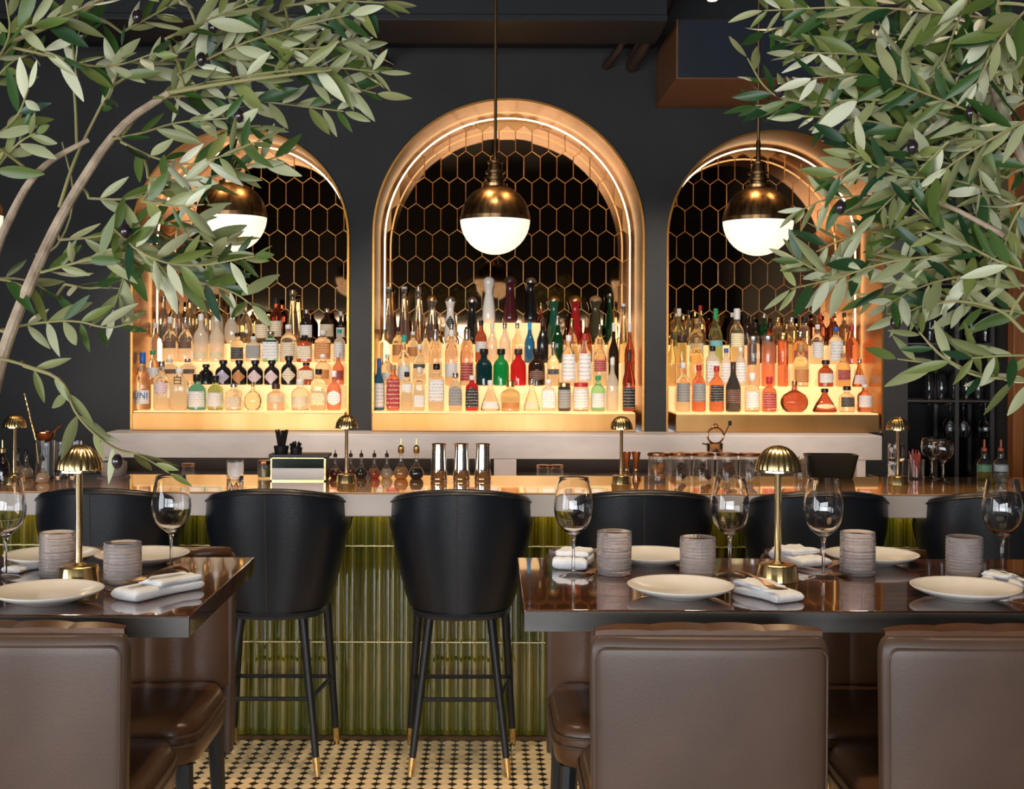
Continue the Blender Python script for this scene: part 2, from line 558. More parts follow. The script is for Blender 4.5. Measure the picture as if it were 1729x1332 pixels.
def octo_add(mb, cx, cy):
    pts, h = octagon(cx, cy)
    vs = [(x, y, 0) for x, y in pts] + [(cx + (x - cx) * .96, cy + (y - cy) * .96, h) for x, y in pts]
    mb.add(vs, [tuple(range(8, 16))] + [(k, (k + 1) % 8, 8 + (k + 1) % 8, 8 + k) for k in range(8)])


om = MB(); octo_add(om, 0, 0)
octo_mesh = om.mesh('floor_tile', CREAM)
field, dots, cand = MB(), MB(), []
for i in range(-56, 57):
    for j in range(int(1.4 / p_), int(5.25 / p_)):
        cx, cy = i * p_ + 0.012, j * p_
        px = VX + cx / cy * F; py = VY + HC / cy * F
        if 305 < px < 965 and py < 1345:
            cand.append((cy, cx))
        else:
            octo_add(field, cx, cy)
        d = p_ * 0.345 - 0.002
        x, y = cx + p_ / 2, cy + p_ / 2
        dots.add([(x + d, y, .0028), (x, y + d, .0028), (x - d, y, .0028), (x, y - d, .0028)], [(0, 1, 2, 3)])
cand.sort()
for k, (cy, cx) in enumerate(cand):
    if k < 298:
        part('floor_tile', octo_mesh, None, floor, loc=(cx, cy, 0))
    else:
        octo_add(field, cx, cy)
part('tile_field', field, CREAM, floor, kind='stuff')
part('dot_tile', dots, DOT, floor, kind='stuff')

# ---- arched niches
DEP = 7.64
HX, HZ = 0.1015, 0.161          # mirror tile pitch


def hex_mesh():
    m = MB()
    w_, s_, p2 = HX / 2 - .0006, 0.0626, 0.0352
    def ring(k, y):
        a, b, c = w_ - k, s_ - k * .4, s_ + p2 - k * 1.1
        return [(a, y, -b), (a, y, b), (0, y, c), (-a, y, b), (-a, y, -b), (0, y, -c)]
    r0, r1, r2 = ring(0, 0), ring(0, -.003), ring(.0025, -.0048)
    vs = r0 + r1 + r2
    fs, mi = [], []
    for k in range(6):
        k2 = (k + 1) % 6
        m_o = len(m.v)
    m.add(vs, [(k2, k, 6 + k, 6 + k2) for k, k2 in [(i, (i + 1) % 6) for i in range(6)]], 1)
    m.add(vs, [(6 + k2, 6 + k, 12 + k, 12 + k2) for k, k2 in [(i, (i + 1) % 6) for i in range(6)]], 1)
    m.add(vs, [(17, 16, 15, 14, 13, 12)], 0)
    return m.mesh('mirror_tile', [TILE, TILE_EDGE], 20)


hexm = hex_mesh()
ROWS = [(7.10, 1.280), (7.24, 1.420), (7.38, 1.550), (7.52, 1.660), (7.52, 1.790)]
FX = [(-1.985, -0.800), (-0.648, 0.822), (1.045, 2.180)]     # fascia extents
for ai, a in enumerate(ARCH):
    x0, x1, zt = a
    r = (x1 - x0) / 2; xc = (x0 + x1) / 2; zs = zt - r
    outline = [(x0, SILL)] + [(xc - r * math.cos(PI * k / 40), zs + r * math.sin(PI * k / 40)) for k in range(41)] + [(x1, SILL)]
    m = MB()                                   # gold reveal
    n = len(outline)
    # thin lip proud of the wall plus the deep inner face
    out2 = [(x0 - .012, SILL)] + [(xc - (r + .012) * math.cos(PI * k / 40), zs + (r + .012) * math.sin(PI * k / 40)) for k in range(41)] + [(x1 + .012, SILL)]
    rings = [[(x, 7.002, z) for x, z in out2], [(x, 6.985, z) for x, z in out2], [(x, 6.985, z) for x, z in outline], [(x, DEP, z) for x, z in outline]]
    vs = [p for rg in rings for p in rg]
    fs = [(j * n + i, j * n + i + 1, (j + 1) * n + i + 1, (j + 1) * n + i) for j in range(3) for i in range(n - 1)]
    m.add(vs, fs)
    tr = struct('trim_%d' % (ai + 1), m, GOLD)
    # brass backing
    m = MB()
    m.add([(x, DEP - .004, z) for x, z in outline], [tuple(range(n))[::-1]])
    part('backing', m, BACKING, tr)
    # mirror tiles
    for j in range(0, 12):
        z = 1.60 + j * HZ + (0.015 if ai != 1 else 0.02)
        off = HX / 2 if j % 2 else 0
        for i in range(-9, 10):
            x = xc + i * HX + off
            if x < x0 - .03 or x > x1 + .03:
                continue
            if z > zs and (x - xc) ** 2 + (z - zs) ** 2 > (r + .02) ** 2:
                continue
            o = part('mirror_tile', hexm, None, tr, loc=(x, DEP - .004, z))
            o.rotation_euler = (random.gauss(0, .004), 0, random.gauss(0, .004))
    # led strip along the arch
    ins = .022
    path = [(x0 + ins, 7.42, 1.30)] + [(xc - (r - ins) * math.cos(PI * k / 40), 7.42, zs + (r - ins) * math.sin(PI * k / 40)) for k in range(41)] + [(x1 - ins, 7.42, 1.30)]
    part('led_strip', MB().tube(path, .0052, 6), LED, tr, 'glowing warm light strip')
    # lit steps and the gold fascia slab
    f0, f1 = FX[ai]
    m = MB(); m.box(f0, f1, 6.93, DEP - .01, SILL + .004, 1.272)
    part('fascia', m, FASCIA, tr, bevel=.003)
    m = MB(); m.box(f0 + .004, f1 - .004, 6.94, DEP - .01, 1.272, 1.279)
    part('bottle_step', m, STEP, tr)
    for k in (1, 2, 3):
        m = MB(); m.box(x0 + .03, x1 - .03, ROWS[k][0] - .065, DEP - .012, ROWS[k - 1][1], ROWS[k][1] - .001)
        part('bottle_step', m, STEP, tr, bevel=.004)
    if ai == 1:
        m = MB(); m.box(-.06, .31, 7.45, DEP - .03, 1.659, 1.789)
        part('bottle_step', m, STEP, tr, bevel=.004)

# ---- glassware recess at the end of the wall
m = MB()
cx0, cx1, cz0, cz1 = CAB
m.box(cx0, cx1, 7.75, 7.80, cz0, cz1); m.box(cx0 - .05, cx0, 7.001, 7.8, cz0, cz1); m.box(cx1, cx1 + .05, 7.001, 7.8, cz0, cz1)
m.box(cx0, cx1, 7.001, 7.8, cz1, cz1 + .05)
struct('trim_4', m, P('dark_recess', (0.016, 0.015, 0.015), 0.6, noise=(4, 0.5)))
m = MB(); m.box(cx1 - .005, cx1 + .055, 6.94, 7.02, 0, 3.05)
struct('trim_5', m, ORANGE_WOOD, bevel=.004)
m = MB(); m.box(cx1 + .062, cx1 + .078, 6.90, 7.0, 0, 3.05)
struct('trim_6', m, P('pale_metal_edge', (0.35, 0.38, 0.42), 0.3, 0.8), bevel=.003)

# ---- ceiling steel, ledge, duct, pipes
m = MB(); m.box(XL, 0.86, 6.0, 6.45, 3.217, 3.25); m.box(XL, 0.86, 6.02, 6.05, 3.25, ZT); m.box(XL, 0.86, 6.4, 6.43, 3.25, ZT)
struct('trim_7', m, BEAM, bevel=.004)
m = MB(); m.box(XL, 0.93, 6.86, 7.0, 3.325, ZT); m.box(XL, 0.93, 6.83, 7.0, 3.50, 3.56)
struct('trim_8', m, BEAM, bevel=.004)
m = MB(); m.box(-4.0, 3.6, 5.2, 5.32, 3.55, 3.75); m.box(-4, 3.6, 5.22, 5.3, 3.75, ZT)
struct('trim_9', m, BEAM, bevel=.004)

dt = thing('ceiling_duct', 'boxed ventilation duct with navy front and glow-tinted underside above the low end arch', 'duct', (1.45, 6.6, 2.99))
m = MB(); m.box(-.515, .52, -.365, .395, 0, .30); part('casing', m, DUCTB, dt, bevel=.003)
m = MB(); m.box(-.505, .51, -.372, -.366, .006, .296); part('front_panel', m, DUCTF, dt, 'dark navy front panel', bevel=.002)


def pipe(pts, r, label, nm='ceiling_pipe'):
    b = Vector(pts[0])
    m = MB().tube([Vector(p) - b for p in pts], r, 10)
    t = thing(nm, label, 'pipe', b)
    part('tube', m, PIPE, t)
    q = Vector(pts[-1]) - b
    d = (Vector(pts[-1]) - Vector(pts[-2])).normalized()
    part('collar', MB().tube([q - d * .07, q - d * .04], r * 1.28, 10), PIPE, t)
    return t


pipe([at(1045, -90, 6.7), at(1046, 40, 6.7), at(1053, 66, 6.7), at(1047, 80, 6.75), at(1022, 113, 6.98)], .021, 'thin dark ceiling pipe with an elbow beside the duct')
pipe([at(1078, -60, 6.66), at(1079, 40, 6.68), at(1079, 70, 6.72), at(1062, 108, 6.98)], .016, 'slim dark drop pipe between the elbow pipe and the slanted pipe')
pipe([at(1150, -60, 6.15), at(1117, 30, 6.4), at(1066, 114, 6.98)], .032, 'thick dark slanted ceiling pipe reaching the wall by the duct')
pipe([at(628, -60, 6.3), at(633, 30, 6.35), at(641, 70, 6.6), at(652, 112, 6.98)], .024, 'brown conduit dropping to the wall near the olive twig tips')
sl = thing('ceiling_spotlight', 'small black ceiling spotlight with a lit bulb above the duct', 'lamp', at(1203, -40, 5.75))
part('can', MB().lathe([(.055, -.09), (.062, -.08), (.062, .1), (.02, .12), (.02, .55)], 20), P('bronze_can', (.09, .05, .03), .4, .6), sl)
part('bulb', MB().lathe([(0, -.118), (.022, -.112), (.032, -.095), (.03, -.085)], 16), emit('lit_bulb', (1, .85, .65), 2.5), sl, 'lit bulb')

# ================================================================ BACK COUNTER
bc = thing('back_counter', 'grey marble back counter with a thick ledge below the lit arches', 'counter', (0, 6.85, 0))
m = MB(); m.box(-2.087, 2.122, -.15, .148, 1.040, SILL + .003); part('ledge', m, LEDGE, bc, bevel=.004)
m = MB(); m.box(-2.087, 2.122, -.55, .148, .90, .945); part('worktop', m, LEDGE, bc, bevel=.004)
m = MB(); m.box(-2.08, 2.115, -.50, .148, .02, .90); part('cabinet_body', m, P('dark_cabinet', (.02, .018, .016), .5), bc)
m = MB(); m.box(-2.08, 2.115, .128, .146, .945, 1.040); part('recess_back', m, P('tan_recess', (.20, .15, .11), .5), bc)
for a_, b_ in ((834, 872), (1447, 1462), (172, 186)):
    xa, xb = at(a_, 790, 6.7).x, at(b_, 790, 6.7).x
    m = MB(); m.box(xa, xb, -.148, .127, .945, 1.040); part('support', m, LEDGE, bc, bevel=.003)

# ================================================================ BAR COUNTER
spot('rack_fill_spot', (2.64, 7.1, 2.9), 22, WARM, 120)  # added spot warming the dark rack; no lamp known there
bar = thing('bar_counter', 'long bar counter clad in ribbed olive green tiles with a pale marble top', 'bar counter', (0, 5.26, 0))
m = MB(); m.box(-2.75, 3.0, -.39, .27, .976, 1.0635); part('worktop', m, MARBLE, bar, 'pale marble slab', bevel=.005)
m = MB(); m.box(-2.752, 3.002, -.389, .272, 1.064, 1.0702)
part('top_surface', m, P('honey_polished_top', (0.60, 0.34, 0.155), 0.05, coat=1.0, coat_r=0.03, noise=(2.2, 0.9), alt=(0.48, 0.24, 0.095), stretch=(0.5, 2, 1)), bar, 'warm honey coloured polished top', bevel=.002)
m = MB(); m.box(-2.7, 2.95, .004, .24, 0.0, .975); part('core', m, GROUT, bar)
tp = .0577


def rib_mesh(h):
    m = MB()
    w2 = tp / 2 - .0012
    prof = []
    # one wide convex rib flanked by two slim beads
    for k in range(9):
        a = PI * k / 8
        prof.append((-math.cos(a) * .0185 - .006, -.003 - .016 * math.sin(a)))
    for k in range(5):
        a = PI * k / 4
        prof.append((.0195 - math.cos(a) * .0062, -.003 - .0075 * math.sin(a)))
    prof = [(-w2, .004), (-w2, -.003)] + prof + [(w2, -.003), (w2, .004)]
    n = len(prof)
    vs = [(x, y, z) for z in (.0016, h - .0016) for x, y in prof]
    m.add(vs, [(i, i + 1, n + i + 1, n + i) for i in range(n - 1)] + [tuple(range(n))[::-1], tuple(range(n, 2 * n))])
    return m.mesh('ribbed_tile', GREEN, 50)


ribs = [rib_mesh(.395), rib_mesh(.404), rib_mesh(.172)]
for j, z in enumerate((0.0, .396, .801)):
    for i in range(-43, 50):
        part('ribbed_tile', ribs[j], None, bar, loc=(i * tp + .01, 0, z + (.003 if j == 0 else 0)))
for z in (.396, .801):
    m = MB(); m.box(-2.6, 2.9, -.0185, .004, z - .0018, z + .0018); part('joint_strip', m, GROUTL, bar, 'thin pale joint line')
m = MB(); m.tube([(-2.7, -.05, .968), (2.9, -.05, .968)], .006, 6)
part('led_strip', m, emit('under_led', (1.0, .80, .36), 14.0), bar, 'glowing light strip under the slab')

# ================================================================ BAR STOOLS
st = thing('bar_stool', 'x', 'bar stool', (0, 4.93, .003), 0, 'black bar stools along the green bar')


def shell_pt(u, v, off):
    """u -1..1 round the back, v 0..1 up."""
    ang = u * R(118)
    drop = 0.135 * abs(u) ** 2.0 + 0.20 * max(0, abs(u) - .62) ** 1.5 * 2.2
    z0 = .615 + .012 * abs(u)
    z1 = 1.086 - drop
    z = z0 + (z1 - z0) * v
    t = (z - .615) / .47
    rx = .202 + .112 * min(1, max(0, t)) ** .8 - .035 * max(0, t - .72) / .28
    ry = .205 + .035 * t
    n = 2.2
    s, c = math.sin(ang), math.cos(ang)
    q = 1 / (abs(s) ** n + abs(c) ** n) ** (1 / n)
    return Vector((s * q * (rx - off), .02 - c * q * (ry - off), z))


NU = 33
m = MB()
m.grid(lambda u, v: shell_pt(2 * u - 1, v, 0), NU, 12, flip=False)
m.grid(lambda u, v: shell_pt(2 * u - 1, v, .035), NU, 12, flip=True)
# close the rim with a rounded lip, and the ends
def lip(u, v):
    uu = 2 * u - 1
    p = shell_pt(uu, 1, .0175 * (1 - math.cos(PI * v)))
    p.z += .012 * math.sin(PI * v)
    return p
m.grid(lip, NU, 6)
for e in (-1, 1):
    m.grid(lambda u, v: shell_pt(e, v, .035 * u), 3, 12, flip=e > 0)
part('backrest', m, BLK_LEATHER, st, sharp=60)
part('seam', MB().tube([shell_pt(-.02, v / 10, -.001) for v in range(11)], .0022, 5), THREAD, st, 'vertical back seam')
m = MB().tube([shell_pt(2 * k / 40 - 1, .985, -.002) for k in range(41)], .0045, 6)
part('piping', m, BLK_LEATHER, st)
m = MB().lathe([(.0, .622), (.15, .622), (.172, .63), (.178, .64), (.182, .675), (.172, .692), (.14, .70), (0, .702)], 32, n=2.3)
part('seat', m, BLK_LEATHER, st, sharp=60)
m = MB().lathe([(.17, .590), (.192, .594), (.196, .606), (.192, .616), (.16, .618)], 32, n=2.5)
part('seat_rim', m, P('blue_black_lacquer', (.02, .024, .032), .25), st)
for sx_, sy_, fx_, fy_, tx_, ty_ in ((-1, -1, .187, -.19, .118, -.125), (1, -1, .187, -.19, .118, -.125), (-1, 1, .213, .20, .175, .15), (1, 1, .213, .20, .175, .15)):
    p0 = Vector((sx_ * fx_, fy_, 0)); p1 = Vector((sx_ * tx_, ty_, .60))
    k = .118
    lg = part('leg', MB().tube([p0.lerp(p1, k), p1], [.0135, .0175], 12), BLK_METAL, st)
    part('foot_tip', MB().tube([p0, p0.lerp(p1, k)], [.0115, .0138], 12), BRASS, lg, 'brass foot tip')
zq = .285
fr = [(-.152, -.158), (.152, -.158), (.195, .176), (-.195, .176)]
for k in range(4):
    a, b = fr[k], fr[(k + 1) % 4]
    part('foot_rail', MB().tube([(*a, zq), (*b, zq)], .0085, 8), BLK_METAL, st)
stools = [(-1.500, 'black leather bar stool behind the brass lamp of the dark table by the trunk'),
          (-.833, 'black leather bar stool partly behind the sharp bare corner of the wooden table'),
          (-.106, 'black leather bar stool standing free in the gap between both tables'),
          (.605, 'black leather bar stool behind the first wine glass and tumbler of the long table'),
          (1.295, 'black leather bar stool behind the lamp and third wine glass of the long table'),
          (1.990, 'black leather bar stool furthest along the bar by the oil bottles')]
stools = [(x, l.replace('furthest along the bar', 'at the bar end')) for x, l in stools]
for k, (x, lb) in enumerate(stools):
    if k == 0:
        st['label'] = lb; st.location.x = x
    else:
        dup(st, lb, (x, 4.93, .003))

# ================================================================ TABLES
def table(x0, x1, y0, y1, label):
    t = thing('dining_table', label, 'table', ((x0 + x1) / 2, (y0 + y1) / 2, 0))
    hx, hy = (x1 - x0) / 2, (y1 - y0) / 2
    m = MB(); m.box(-hx, hx, -hy, hy, 1.002, 1.05); part('tabletop', m, [WOOD], t, bevel=.0025)
    m = MB(); m.box(-hx + .0, hx, -hy - .004, -hy - .0005, 1.0015, 1.046); part('front_edge', m, WOODE, t, 'front edge coloured as daylit walnut', bevel=.001)
    for sx_ in (-1, 1):
        px_ = sx_ * min(hx * .5, .5)
        m = MB(); m.box(px_ - .04, px_ + .04, -.04, .04, .03, 1.0); part('pedestal', m, BLK_METAL, t, bevel=.004)
        m = MB(); m.box(px_ - .05, px_ + .05, -.28, .28, .004, .03); part('foot_bar', m, BLK_METAL, t, bevel=.004)
    return t


table(-2.45, -.652, 2.72, 3.475, 'dark walnut high table with bare corner, beside the gap with two stools')
table(.082, 1.98, 2.79, 3.485, 'long dark walnut high table with four wine glasses and a single lamp')

# ================================================================ DINING CHAIRS
ch = thing('dining_chair', 'x', 'chair', (0, 0, .003), 0, 'brown leather chairs at the high tables')
W = .49
m = MB()


def backslab(u, v):
    """closed ring in plan (u) lofted upward (v)"""
    a = 2 * PI * u
    n = 6.0
    ca, sa = math.cos(a), math.sin(a)
    q = 1 / (abs(ca) ** n + abs(sa) ** n) ** (1 / n)
    z = .47 + .575 * v
    top = max(0.0, (v - .93) / .07)
    k = math.sqrt(max(0.0, 1 - (top * .96) ** 2))
    wide = (W / 2) * (.965 + .035 * v) - .022 * (1 - k)
    dep = .026 - .014 * (1 - k)
    x = ca * q * wide
    y = .028 + sa * q * dep + .012 * (x / (W / 2)) ** 2
    return Vector((x, y, z))


vv = [0, .1, .3, .5, .7, .85, .93, .95, .97, .985, .995, 1.0]
pts = [[backslab(k / 48, v) for v in vv] for k in range(48)]
vs = [p for row in pts for p in row]
L = len(vv)
m.add(vs, [(k * L + j, ((k + 1) % 48) * L + j, ((k + 1) % 48) * L + j + 1, k * L + j + 1) for k in range(48) for j in range(L - 1)] + [tuple(k * L + L - 1 for k in range(48)), tuple(k * L for k in range(48))[::-1]])
part('backrest', m, BRN, ch, sharp=50)
# four padded channels inside the back
for c in range(4):
    xa = -W / 2 + .012 + c * (W - .024) / 4; xb = xa + (W - .024) / 4
    def chan(u, v, xa=xa, xb=xb):
        x = xa + (xb - xa) * u
        t = 1 - (2 * x / (W - .01)) ** 2
        bul = (.050 + .052 * max(0, t)) + .006 * math.sin(PI * u) ** .6
        z = .66 + (1.058 - .66 + .0025 * math.sin(PI * u)) * v
        tp_ = max(0.0, (v - .955) / .045)
        bul = .045 + (bul - .045) * (1 - .22 * tp_ ** 3)
        return Vector((x, bul + .002, z))
    m = MB()
    vz = [0, .2, .5, .8, .9, .93, .96, .98, .993, 1.0]
    vs = [chan(i / 10, v) for i in range(11) for v in vz]
    Lz = len(vz)
    m.add(vs, [((i + 1) * Lz + j, i * Lz + j, i * Lz + j + 1, (i + 1) * Lz + j + 1) for i in range(10) for j in range(Lz - 1)])
    # flat underside of the pad top so the top reads closed
    tpv = [chan(i / 10, 1.0) for i in range(11)]
    m.add(tpv + [Vector((p.x, .036, p.z - .003)) for p in tpv] + [Vector((p.x, .036, 1.0)) for p in tpv], [(i, i + 1, 12 + i, 11 + i) for i in range(10)] + [(11 + i, 12 + i, 23 + i, 22 + i) for i in range(10)])
    part('back_pad', m, BRN_IN, ch, sharp=60)
# seat
def seat_pt(u, v):
    a = 2 * PI * u
    n = 7
    ca, sa = math.cos(a), math.sin(a)
    q = 1 / (abs(ca) ** n + abs(sa) ** n) ** (1 / n)
    return ca * q, sa * q
m = MB()
prof = [(.93, .570), (.985, .580), (1.0, .60), (1.0, .645), (.985, .668), (.94, .684), (.6, .692), (0.0, .694)]
SN = 40
vs = []
for s_, z in prof:
    for k in range(SN):
        x, y = seat_pt(k / SN, 0)
        vs.append((x * .238 * (s_ if s_ > .9 else s_), .30 + y * .215 * s_, z))
m.add(vs, [(i * SN + k, i * SN + (k + 1) % SN, (i + 1) * SN + (k + 1) % SN, (i + 1) * SN + k) for i in range(len(prof) - 1) for k in range(SN)] + [tuple(range(SN))[::-1]])
part('seat', m, BRN_IN, ch, sharp=60)
for zz in (.652, .628):
    m = MB().tube([(seat_pt(k / 60, 0)[0] * .2385, .30 + seat_pt(k / 60, 0)[1] * .2155, zz) for k in range(60)], .0042, 6, closed=True)
    part('seat_piping', m, BRN, ch)
for sx_ in (-1, 1):
    for yy, y2 in ((.115, .085), (.47, .505)):
        m = MB().tube([(sx_ * .20, yy, .575), (sx_ * .225, y2, 0)], [.024, .014], 8); part('leg', m, BLK_METAL, ch)
# welt round the rear face
ring = [(-W / 2 * .972 + .006, .0015, .48), (-W / 2 + .010, .0035, 1.0)]
ring += [(-W / 2 + .030 - .020 * math.cos(q), .003, 1.005 + .020 * math.sin(q)) for q in (0, .4, .8, 1.2, PI / 2)]
ring += [(W / 2 - .030 + .020 * math.sin(q), .003, 1.005 + .020 * math.cos(q)) for q in (0, .4, .8, 1.2, PI / 2)]
ring += [(W / 2 - .010, .0035, 1.0), (W / 2 * .972 - .006, .0015, .48)]
part('back_welt', MB().tube(ring, .0022, 6), BRN, ch)
GC = 'brown leather chairs at the high tables'
ch.location = ((1202 - VX) / 831.0, 2.515, .003)
ch['label'] = 'brown leather chair with its broad back square before the long table'
dup(ch, 'brown leather chair with its back cut by the frame edge, before the long table', ((1696 - VX) / 831.0, 2.515, .003))
dup(ch, 'brown leather chair with its back towards us at the table by the trunk', ((12 - VX) / 831.0, 2.515, .003))
dup(ch, 'tan chair facing us under the bare table corner, front legs showing', ((252 - VX) / 590.0, 3.632, .003), R(180))
dup(ch, 'tan chair facing us at the long table end by the free-standing stool', ((1066 - VX) / 590.0, 3.632, .003), R(180))
dup(ch, 'tan chair facing us, seen in the gap between both chair backs', ((1432 - VX) / 590.0, 3.632, .003), R(180))

# ================================================================ PENDANTS
GP = 'brass globe pendants over the bar'
pd = thing('pendant_lamp', 'x', 'pendant lamp', (0, 5.2, 0), 0, GP)
rr = .146
prof = [(rr * math.sin(R(a)), -rr * math.cos(R(a))) for a in (0, 8, 16, 25, 35, 45, 55, 65, 75, 83, 89)]
part('globe', MB().lathe(prof, 40), OPAL, pd, 'lit opal glass half globe', sharp=80)
prof = [(rr * 1.012, -.004), (rr * 1.012, .012)] + [(rr * math.sin(R(a)), rr * math.cos(R(a))) for a in (85, 76, 66, 56, 46, 36, 26, 16, 10)]
part('shade', MB().lathe(prof, 40, caps=(False, True)), BRASS_D, pd, sharp=40)
prof = [(.05, .138), (.052, .15), (.036, .154), (.036, .163), (.044, .166), (.044, .176), (.033, .18), (.033, .19), (.041, .193), (.041, .203), (.03, .207), (.027, .232), (.032, .236), (.032, .244), (.012, .252)]
part('socket', MB().lathe(prof, 20), BRASS_D, pd)
part('rod', MB().tube([(0, 0, .25), (0, 0, 2.1)], .0065, 8), BRASS_D, pd)
part('collar', MB().lathe([(.0095, .252), (.0095, .33), (.007, .335)], 12), BRASS_D, pd)
pend = [(836, 371, 'brass globe pendant hanging before the tall middle arch'),
        (391, 366, 'brass globe pendant half hidden by olive leaves before the gin arch'),
        (1280, 373, 'brass globe pendant hanging before the amber spirits arch by the olive tree'),
        (-57, 362, 'brass globe pendant just beyond the frame edge by the trunk')]
for k, (px, py, lb) in enumerate(pend):
    l = at(px, py, 5.2)
    if k == 0: pd.location = l; pd['label'] = lb
    else: dup(pd, lb, l)

# ================================================================ BRASS TABLE LAMPS
lm = thing('table_lamp', 'x', 'lamp', (0, 0, 0), 0, 'cordless brass mushroom lamps')
part('base', MB().lathe([(.052, 0), (.053, .002), (.0475, .038), (.046, .041), (.043, .043), (.02, .044), (.009, .05)], 64, flute=(24, .025)), BRASS, lm, sharp=25)
part('stem', MB().lathe([(.0088, .043), (.0085, .27), (.011, .282), (.02, .288)], 20), BRASS_L, lm)
dome = [(.0575, .278), (.058, .281)] + [(.0565 * math.sin(R(a)), .281 + .062 * math.cos(R(a))) for a in (88, 80, 70, 60, 50, 40, 30, 20, 10, 3)]
part('shade', MB().lathe(dome, 80, flute=(20, .045), caps=(False, True)), BRASS, lm, sharp=25)
part('rim', MB().lathe([(.053, .277), (.0592, .277), (.0592, .2815), (.053, .2815)], 40, caps=(False, False)), BRASS_L, lm)
part('diffuser', MB().lathe([(0.0, .2795), (.052, .2795)], 32), emit('lamp_diffuser', (1, .78, .5), 1.6), lm, 'lit diffuser')
lamps = [(onT(1313, 980), 1.0, 'tall brass mushroom lamp on the long table amid the glasses'),
         (onT(133, 983), 1.0, 'tall brass mushroom lamp on the table by the olive trunk'),
         (onB(24, 815), .83, 'small brass mushroom lamp on the bar beside the stirring glass'),
         (onB(585, 815), .83, 'small brass mushroom lamp on the bar between napkin caddy and bitters'),
         (onB(1049, 817), .83, 'small brass mushroom lamp on the bar beside the copper jiggers'),
         (onB(1516, 818), .83, 'small brass mushroom lamp on the bar by stacked crystal tumblers')]
for k, (l, s, lb) in enumerate(lamps):
    o = lm if k == 0 else dup(lm, lb)
    o['label'] = lb; o.location = l; o.scale = (s, s, s)
    pl = bpy.data.lights.new('lamp_glow', 'POINT'); pl.energy = .35 * s; pl.color = (1, .72, .42); pl.shadow_soft_size = .02
    po = bpy.data.objects.new('lamp_glow', pl); COL.objects.link(po); po.location = l + Vector((0, -.0, .262 * s)); po.parent = None

# ================================================================ TABLEWARE
GW = 'wine glasses on the dining tables'
wg = thing('wine_glass', 'x', 'wine glass', (0, 0, 0), 0, GW)
outer = [(.0035, .0135), (.0048, .0135), (.0042, .022), (.0038, .06), (.0042, .09), (.007, .1035),
         (.016, .110), (.030, .121), (.0415, .136), (.0485, .155), (.0505, .172), (.0495, .190), (.0462, .215), (.0415, .240), (.0385, .2535)]
inner = [(.0374, .2535), (.0405, .240), (.0452, .215), (.0485, .190), (.0495, .172), (.0475, .156), (.0405, .138), (.029, .124), (.016, .115), (.004, .1125), (.0008, .112)]
part('bowl', MB().lathe(outer + inner, 48), GLASS, wg, sharp=50)
part('foot', MB().lathe([(.001, .0), (.038, .0), (.0385, .0015), (.03, .004), (.012, .0075), (.0055, .0125), (.001, .013)], 40), thin_glass('foot_glass', (.97, .93, .90), .06), wg, sharp=80)
wgs = [(968, 972, 'wine glass beside the long table end, over a folded napkin'),
       (1232, 972, 'wine glass between a ribbed tumbler and the brass lamp'),
       (1390, 975, 'wine glass behind the brass lamp, beside a rolled napkin'),
       (1692, 976, 'wine glass by the last front plate of the long table'),
       (289, 968, 'wine glass behind the napkin on the table with the bare corner'),
       (9, 975, 'wine glass at the frame edge beside the plate by the trunk')]
for k, (px, py, lb) in enumerate(wgs):
    l = onT(px, py)
    if k == 0: wg.location = l; wg['label'] = lb
    else: dup(wg, lb, l)

tb = thing('tumbler', 'x', 'tumbler', (0, 0, 0), 0, 'ribbed tumblers on the dining tables')
out = [(.001, 0), (.040, 0), (.0435, .003), (.0445, .008)]
for k in range(56):
    t = k / 55
    z = .008 + .098 * t
    r_ = .0432 + .0026 * abs(math.sin(PI * 12 * t)) ** .8
    out.append((r_, z))
out += [(.0448, .1105), (.0435, .112)]
inn = [(.0435, .112), (.0422, .1105), (.0418, .08), (.0412, .02), (.037, .0135), (.001, .0125)]
part('glass', MB().lathe(out, 96, flute=(32, .022), caps=(True, False)).lathe(inn, 48, caps=(False, True)), RIBGLASS, tb, sharp=80)
tbs = [(1037, 969, 'ribbed rose tumbler behind the first front plate of the long table'),
       (1178, 981, 'ribbed rose tumbler just behind the first front plate, by a wine glass'),
       (1448, 970, 'ribbed rose tumbler before a back plate on the long table'),
       (1628, 980, 'ribbed rose tumbler behind the last front plate of the long table'),
       (97, 972, 'ribbed rose tumbler on the far side of the lamp by the trunk'),
       (207, 993, 'ribbed rose tumbler between the brass lamp and the corner napkin')]
for k, (px, py, lb) in enumerate(tbs):
    l = onT(px, py)
    if k == 0: tb.location = l; tb['label'] = lb
    else: dup(tb, lb, l)

pl_prof = [(.001, .003), (.055, .003), (.06, 0), (.064, 0), (.068, .004), (.10, .0125), (.121, .0225), (.1255, .0265), (.126, .0282), (.1245, .0288),
           (.118, .0255), (.098, .0165), (.074, .0105), (.03, .0088), (.001, .0085)]
pmesh = MB().lathe(pl_prof, 56).mesh('dinner_plate', CHINA, 80)
plates = [(1149, 1006, 'cream plate before the tumbler beside the fork and white napkin'),
          (1630, 1009, 'cream plate at the end of the long table in front'),
          (1100, 951, 'cream plate at the back of the long table between two tumblers'),
          (1472, 951, 'cream plate at the back of the long table behind a tumbler'),
          (80, 1015, 'large cream plate before the brass lamp of the table by the trunk'),
          (240, 951, 'cream plate at the back of the table with the bare corner'),
          (88, 951, 'cream plate behind the lamp on the table by the trunk')]
for k, (px, py, lb) in enumerate(plates):
    o = part('dinner_plate', pmesh, None, None, lb, loc=onT(px, py))
    o['category'] = 'plate'; o['group'] = 'cream plates on the dining tables'


